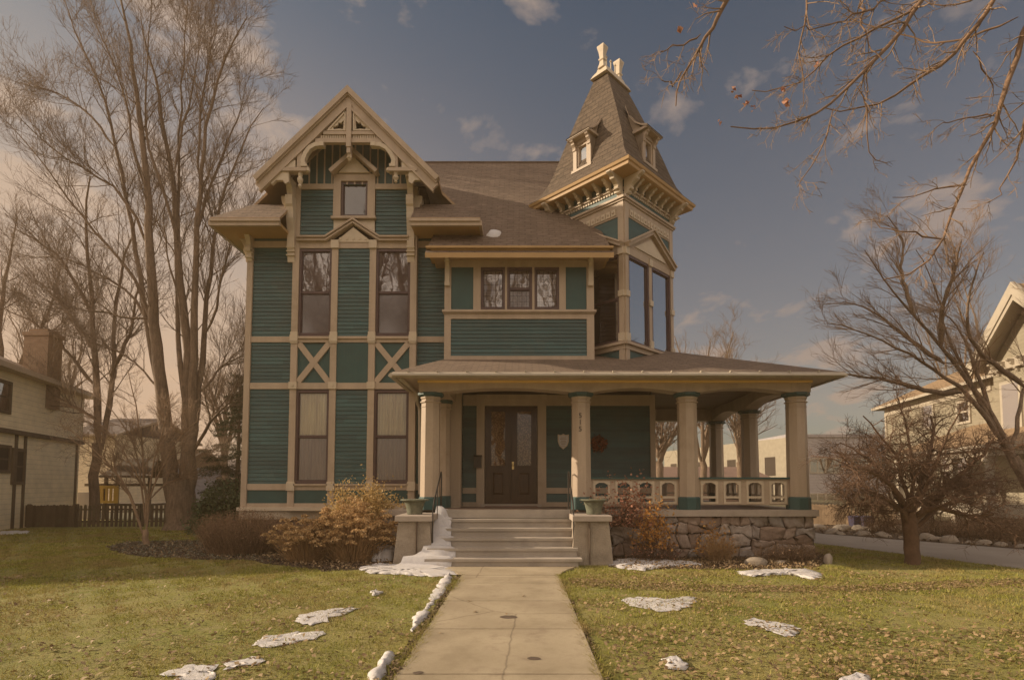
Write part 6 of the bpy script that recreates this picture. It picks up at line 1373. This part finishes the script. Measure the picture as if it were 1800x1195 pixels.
q = MB(); q.box(NL, -e, Lw + e, eZ - .22, eZ - .10, e - .06, e + .06); q.box(NL, -e, Lw + e, eZ - .24, eZ - .125, .0, e - .06); q.build('gutter', M['beige'], nh)
cA = P(42, 600, 22.0); cB = P(85, 600, 22.0); cT = P(60, 578, 22.0).z
q = MB(); q.wbox(cA.x, cB.x, 22, 22.7, 4.8, cT - .28); q.wbox(cA.x - .05, cB.x + .05, 21.95, 22.75, cT - .28, cT - .12); q.wbox(cA.x + .12, cB.x - .12, 22.08, 22.62, cT - .12, cT + .02); q.build('chimney', M['brick'], nh)
# rear outbuildings on the left
def block(name, x0, x1, ytop, Y, dep, wallm, roofm, label, cat, rise=0.0, wins=(), ybase=0):
    X0, X1 = P(x0, 850, Y).x, P(x1, 850, Y).x; zt = P((x0 + x1) / 2, ytop, Y).z; root = empty(name, ((X0 + X1) / 2, Y + dep / 2, 0), label, cat)
    q = MB(); q.wbox(X0, X1, Y, Y + dep, 0, zt); q.build('wall', M[wallm], root)
    if rise:
        q = MB(); m_ = Y + dep / 2; roof_slab(q, [(X0 - .4, Y - .4, zt - .05), (X1 + .4, Y - .4, zt - .05), (X1 + .4, m_, zt + rise), (X0 - .4, m_, zt + rise)], .12); roof_slab(q, [(X0 - .4, Y + dep + .4, zt - .05), (X1 + .4, Y + dep + .4, zt - .05), (X1 + .4, m_, zt + rise), (X0 - .4, m_, zt + rise)], .12)
        q.face([(X0, Y, zt), (X0, Y + dep, zt), (X0, m_, zt + rise - .1)]); q.face([(X1, Y, zt), (X1, Y + dep, zt), (X1, m_, zt + rise - .1)]); q.build('roof', [M[roofm], M['beige']], root)
    else: q = MB(); q.wbox(X0 - .15, X1 + .15, Y - .15, Y + dep + .15, zt, zt + .3); q.build('parapet', M[roofm], root)
    F_ = FY(Y)
    for (a, b, c, d_) in wins:
        u0, v1 = F_.q(a, c); u1, v0 = F_.q(b, d_); q = MB(); t = .10; q.box(F_, u0 - t, u1 + t, v0 - t, v0, 0, .06); q.box(F_, u0 - t, u1 + t, v1, v1 + t, 0, .06); q.box(F_, u0 - t, u0, v0, v1, 0, .06); q.box(F_, u1, u1 + t, v0, v1, 0, .06); q.box(F_, (u0 + u1) / 2 - .05, (u0 + u1) / 2 + .05, v0, v1, 0, .05); wo = q.build('window', M['white'], root)
        q = MB(); q.face([F_.p(u0, v0, .02), F_.p(u1, v0, .02), F_.p(u1, v1, .02), F_.p(u0, v1, .02)]); q.build('pane', M['mirror'], wo)
    return root
block('outbuilding', 118, 200, 762, 33, 8, 'nsiding', 'shingle_g', 'low taupe building with grey roof behind the left house', 'outbuilding', 1.4)
block('outbuilding', 330, 470, 838, 44, 8, 'gsiding', 'shingle_g', 'grey outbuilding low behind the evergreen shrub', 'outbuilding', 1.6)
block('garage', 195, 300, 820, 38, 7, 'gsiding', 'shingle_n', 'small garage with brown roof behind the play house', 'garage', 1.5)
block('garage', 1120, 1345, 838, 46, 9, 'redroof', 'redroof', 'long low garage with reddish roof seen through the porch', 'garage', 1.0)
# play structure
ps = empty('play_house', (P(230, 900, 26).x, 26, 0), 'wooden play house with yellow panel and brown roof behind the fence', 'play house'); F_ = FY(26)
q = MB(); a = F_.q(176, 853); b = F_.q(208, 884)
for i in range(9):
    if i in (2, 4, 6): 
        u0 = a[0] + (b[0] - a[0]) * i / 9; u1 = a[0] + (b[0] - a[0]) * (i + 1) / 9; q.box(F_, u0, u1, b[1], b[1] + .12, 0, .06); q.box(F_, u0, u1, a[1] - .15, a[1], 0, .06); continue
    u0 = a[0] + (b[0] - a[0]) * i / 9; u1 = a[0] + (b[0] - a[0]) * (i + 1) / 9; q.box(F_, u0, u1, b[1], a[1], 0, .06)
q.build('panel', M['yellow'], ps)
q = MB(); r0 = F_.q(182, 836); r1 = F_.q(272, 836); rt = F_.q(230, 804)[1]
roof_slab(q, [F_.p(r0[0], r0[1], .3), F_.p(r1[0], r1[1], .3), F_.p(r1[0] - .5, rt, -.9), F_.p(r0[0] + .5, rt, -.9)], .08); roof_slab(q, [F_.p(r0[0], r0[1], -2.1), F_.p(r1[0], r1[1], -2.1), F_.p(r1[0] - .5, rt, -.9), F_.p(r0[0] + .5, rt, -.9)], .08); q.build('roof', [M['fence_d'], M['fence_d']], ps)
for px in (205, 262, 185):
    q = MB(); u = F_.q(px, 850)[0]; q.box(F_, u - .06, u + .06, 0, r0[1], -.12, 0); q.build('post', M['fence_d'], ps)
q = MB(); c0_ = F_.q(145, 852); c1_ = F_.q(300, 852); q.box(F_, c0_[0], c1_[0], c0_[1] - .06, c0_[1] + .06, -.2, -.12); q.build('beam', M['fence_d'], ps)
q = MB(); c0_ = F_.q(173, 887); c1_ = F_.q(262, 885); q.box(F_, c0_[0], c1_[0], c0_[1] - .05, c0_[1] + .05, -1.6, -.01); q.build('deck', M['fence_d'], ps)
q = MB(); a = F_.q(137, 865); b = F_.q(170, 887); q.box(F_, a[0], b[0], b[1] - .9, a[1], -.3, 0); o = q.build('covered_trailer', M['grey'], None, label='pale grey covered box behind the fence beside the yellow panel', cat='covered box')
# fences
def fence(name, pts, h, bw, gap, m, label, posts=2.4, cat='fence', jag=.02):
    root = empty(name, (Vector(pts[0]) + Vector(pts[-1])) / 2, label, cat); bd = MB(); ra = MB(); np_ = []
    for a, b in zip(pts, pts[1:]):
        a, b = Vector(a), Vector(b); L = (b - a).length; dd = (b - a).normalized(); F_ = Frame(a, dd, (dd.y, -dd.x, 0)); u = 0
        while u < L: hh = h + rnd.uniform(-jag, jag); bd.prism(F_, [(u, .03), (u + bw, .03), (u + bw, hh - .03), (u + bw * .5, hh), (u, hh - .03)], .02, .04); u += bw + gap
        for z in (.2, h - .22): ra.box(F_, 0, L, z, z + .07, -.03, .015)
        k = 0
        while k < L: np_.append((F_, k)); k += posts
    bd.build('board', m, root); ra.build('rail', m, root)
    for F_, k in np_: q = MB(); q.box(F_, k - .045, k + .045, 0, h + .03, -.12, -.03); q.build('post', m, root)
xf = lambda px: P(px, 900, 21.2).x
fence('wooden_fence', [(xf(-60), 21.2, 0), (xf(128), 21.2, 0)], P(60, 887, 21.2).z, .12, .006, M['fence_d'], 'dark solid board fence below the left house')
fence('wooden_fence', [(xf(129), 21.3, 0), (xf(425), 21.6, 0)], P(250, 887, 21.2).z, .10, .07, M['fence_d'], 'dark picket fence with gaps running behind the huge tree')
fence('cedar_fence', [(P(1420, 900, 22.5).x, 22.5, 0), (P(1490, 900, 22.0).x, 22.0, 0)], P(1450, 886, 22.3).z, .12, .004, M['fence_l'], 'low tan board fence left of the blue bins', cat='fence')
fence('cedar_fence', [(P(1491, 900, 21.6).x, 21.6, 0), (P(1575, 900, 21.0).x, 21.0, 0)], P(1530, 881, 21.3).z, .09, .045, M['fence_l'], 'tan picket fence behind the blue bins', cat='fence')
def bin_(px, Y, m, label):
    g = Vector((P(px, 900, Y).x, Y, 0)); root = empty('wheeled_bin', g, label, 'bin', 'two wheeled bins at the fence'); q = MB(); h = P(px, 906, Y).z; w = .19
    q.loft([[(g.x + a * w * .85, g.y + b * w * .85, .06) for a, b in ((-1, -1), (1, -1), (1, 1), (-1, 1))], [(g.x + a * w, g.y + b * w, h - .07) for a, b in ((-1, -1), (1, -1), (1, 1), (-1, 1))]]); q.build('body', M[m], root)
    q = MB(); q.loft([[(g.x + a * w * 1.1, g.y + b * w * 1.12, h - .07) for a, b in ((-1, -1), (1, -1), (1, 1), (-1, 1))], [(g.x + a * w * 1.1, g.y + b * w * 1.12, h - .03) for a, b in ((-1, -1), (1, -1), (1, 1), (-1, 1))], [(g.x + a * w * .8, g.y + b * w * .8, h) for a, b in ((-1, -1), (1, -1), (1, 1), (-1, 1))]]); q.build('lid', M['blue'], root)
    for s in (-1, 1): q = MB(); q.tube([(g.x + s * .19, g.y + .14, .07), (g.x + s * .23, g.y + .14, .07)], .07, 10); q.build('wheel', M['iron'], root)
bin_(1504, 20.6, 'blue', 'lighter blue wheeled bin at the fence, left of the pair'); bin_(1521, 20.4, 'blue', 'dark wheeled bin at the fence, right of the pair')
# grey building far behind
gbR = block('office_building', 1388, 1575, 768, 58, 20, 'gsiding', 'gsiding', 'large flat roofed grey building beyond the driveway', 'building', 0, [(a, a + 26, y, y + 24) for y in (806, 868) for a in (1424, 1453, 1500, 1529)])
XA = P(1388, 850, 58).x; zt = P(1480, 768, 58).z
q = MB(); Fg = Frame((XA - 6.5, 84, 0), Vector((6.5, -26, 0)), (-26, -6.5, 0)); LL = Vector((6.5, -26, 0)).length
q = MB(); q.box(Fg, 0, LL, 0, zt - .02, -3, 0); q.build('wall', M['nsiding2'], gbR)
for i in range(7):
    q = MB(); u = 2 + i * 3.5; q.box(Fg, u, u + 1.7, 2.6, 4.7, 0, .03); wo = q.build('window', M['dark'], gbR)
# right hand house
E0 = P(1556, 722, 33.0); E1 = P(1742, 655, 23.6); eZr = (E0.z + E1.z) / 2
A = Vector((E1.x, E1.y, 0)); B = Vector((E0.x, E0.y, 0)); d = (B - A).normalized(); N_ = Vector((-d.y, d.x, 0)); 
if N_.x > 0: N_ = -N_
NR = Frame(A, d, N_); Lr = (B - A).length; rh = empty('neighbouring_house', (A + B) / 2 - N_ * 4, 'pale clapboard Victorian house with tan roof at the right border', 'house')
q = MB(); q.box(NR, -6, Lr, 0, eZr, -8, 0); q.build('wall', M['nsiding2'], rh)
q = MB(); rz = eZr + 2.3; e = .55
roof_slab(q, [NR.p(-6 - e, eZr, e), NR.p(Lr + e, eZr, e), NR.p(Lr - 3.5, rz, -4), NR.p(-6 - e, rz, -4)], .14); roof_slab(q, [NR.p(Lr + e, eZr, e), NR.p(Lr + e, eZr, -8 - e), NR.p(Lr - 3.5, rz, -4)], .14); roof_slab(q, [NR.p(Lr + e, eZr, -8 - e), NR.p(-6 - e, eZr, -8 - e), NR.p(-6 - e, rz, -4), NR.p(Lr - 3.5, rz, -4)], .14); q.build('roof', [M['shingle_n'], M['white']], rh)
q = MB(); q.box(NR, 0, Lr, eZr - .55, eZr - .16, 0, .05); q.box(NR, Lr - .2, Lr, 0, eZr - .3, 0, .06)
q.build('trim', M['white'], rh)
for (a, b, c, dd_) in ((1624, 1640, 708, 752), (1686, 1704, 705, 742), (1610, 1640, 790, 850), (1660, 1700, 790, 860)):
    u0, v1 = NR.q(b, c); u1, v0 = NR.q(a, dd_); t = .12; q = MB(); q.box(NR, u0 - t, u1 + t, v0 - t, v0, 0, .07); q.box(NR, u0 - t, u1 + t, v1, v1 + t, 0, .07); q.box(NR, u0 - t, u0, v0, v1, 0, .07); q.box(NR, u1, u1 + t, v0, v1, 0, .07); q.box(NR, u0, u1, (v0 + v1) / 2 - .04, (v0 + v1) / 2 + .04, 0, .05)
    wo = q.build('window', M['white'], rh); q = MB(); q.face([NR.p(u0, v0, .03), NR.p(u1, v0, .03), NR.p(u1, v1, .03), NR.p(u0, v1, .03)]); q.build('pane', M['mirror'], wo)
# projecting gabled bay at its near end
w_ = 1.5; b0_ = NR.off(w_); uB0, gz0 = b0_.q(1745, 642)
uN = uB0 - 4.6; q = MB(); q.box(NR, uN, uB0, 2.6, gz0, -.5, w_); 
q.build('bay', M['nsiding2'], rh)
um = (uN + uB0) / 2; ap = gz0 + 2.5
q = MB(); roof_slab(q, [NR.p(uB0 + .5, gz0 - .1, w_ + .7), NR.p(um, ap, w_ + .7), NR.p(um, ap, -4), NR.p(uB0 + .5, gz0 - .1, -4)], .14); roof_slab(q, [NR.p(uN - .5, gz0 - .1, w_ + .7), NR.p(um, ap, w_ + .7), NR.p(um, ap, -4), NR.p(uN - .5, gz0 - .1, -4)], .14); q.build('roof', [M['shingle_n'], M['white']], rh)
q = MB(); q.prism(b0_, [(uN, gz0), (uB0, gz0), (um, ap - .3)], -.2, 0); q.build('gable_wall', M['nsiding2'], rh)
q = MB(); Fb = b0_.off(.62); q.strip(Fb, [(uB0 + .5, gz0 - .25), (um, ap - .15), (uN - .5, gz0 - .25)], .34, -.04, .10); q.strip(Fb, [(uB0 + .35, gz0 - .35), (um, ap - .5), (uN - .35, gz0 - .35)], .14, -.02, .05); q.box(b0_, uN - .2, uB0 + .2, gz0 - .35, gz0, 0, .18)
for s in range(9): u = uN + .2 + s * .5; bracket(q, b0_, u, gz0 - .05, gz0 - .5, .42, .13)
q.build('bargeboard', M['white'], rh)
for uu in (uB0 - .95, uB0 - 2.7):
    q = MB(); v0, v1 = gz0 - 3.0, gz0 - .9; q.box(b0_, uu - .55, uu + .55, v0 - .12, v1 + .12, 0, .06); wo = q.build('window', M['white'], rh); q = MB(); q.face([b0_.p(uu - .42, v0, .065), b0_.p(uu + .42, v0, .065), b0_.p(uu + .42, v1, .065), b0_.p(uu - .42, v1, .065)]); q.build('pane', M['mirror'], wo)
# its side porch
q = MB(); pzr = 3.0; roof_slab(q, [NR.p(uN - 2, 3.1, w_ + 1.9), NR.p(uB0 + 4.5, 3.1, w_ + 1.9), NR.p(uB0 + 4.0, 4.4, 0), NR.p(uN - 2, 4.4, 0)], .16); q.build('porch_roof', [M['shingle_n'], M['white']], rh)
q = MB(); q.box(NR, uN - 2, uB0 + 4.3, .55, .95, 0, w_ + 1.8); q.box(NR, uN - 2, uB0 + 4.3, 2.7, 2.95, w_ + 1.5, w_ + 1.7); q.build('porch_deck', M['white'], rh)
for k in range(5): u = uB0 + 4.1 - k * 2.1; q = MB(); q.box(NR, u - .1, u + .1, .95, 2.7, w_ + 1.5, w_ + 1.7); q.box(NR, u - .16, u + .16, 2.5, 2.7, w_ + 1.44, w_ + 1.76); q.box(NR, u - .13, u + .13, .0, .55, w_ + 1.4, w_ + 1.7); q.build('porch_post', M['white'], rh)
# trees over the street behind the viewer, seen only as reflections in the windows
cfgR = dict(n=[12, 6, 3], t0=[.2, .1, .1], ang=(22, 55), up=(0, 0, .3), len=[2.8, 1.3, .6], wig=.12, trop=(0, 0, .6), rr=.5, rmax=[.07, .035, .02], rmin=.014, lw=.04)
for i, (x, y) in enumerate(((-5.9, -6), (-1.5, -9), (4, -7), (-10.9, -5), (-16.5, -4))):
    b = Vector((x, y, 0)); r = random.Random(i); L = [([b, b + Vector((0, 0, 3))], .32, .26, 5, False)]
    for k in range(12): a = k * .9 + i; e = Vector((math.cos(a) * 3.4, math.sin(a) * 3.4, r.uniform(15, 24))); L.append(([b + Vector((0, 0, 2.6)), b + Vector((0, 0, 3)) + e * .4, b + e], .2, .03, 10, True))
    tree('street_tree', b, L, cfgR, 'bare street tree behind the viewer, mirrored in the front windows', 'bark', 60 + i, 3, 'bare street trees behind the viewer')

# ================================================================== air
def haze():
    m = bpy.data.materials.new('haze_air'); m.use_nodes = True; nt = m.node_tree; nt.nodes.clear(); o = nt.nodes.new('ShaderNodeOutputMaterial'); v = nt.nodes.new('ShaderNodeVolumePrincipled')
    v.inputs['Color'].default_value = (.95, .68, .42, 1); v.inputs['Density'].default_value = .0024; v.inputs['Anisotropy'].default_value = .0; nt.links.new(v.outputs[0], o.inputs['Volume'])
    q = MB(); q.wbox(-75, 75, -24, 115, -1.0, 21.0); q.build('haze', m, None, kind='stuff')
haze()
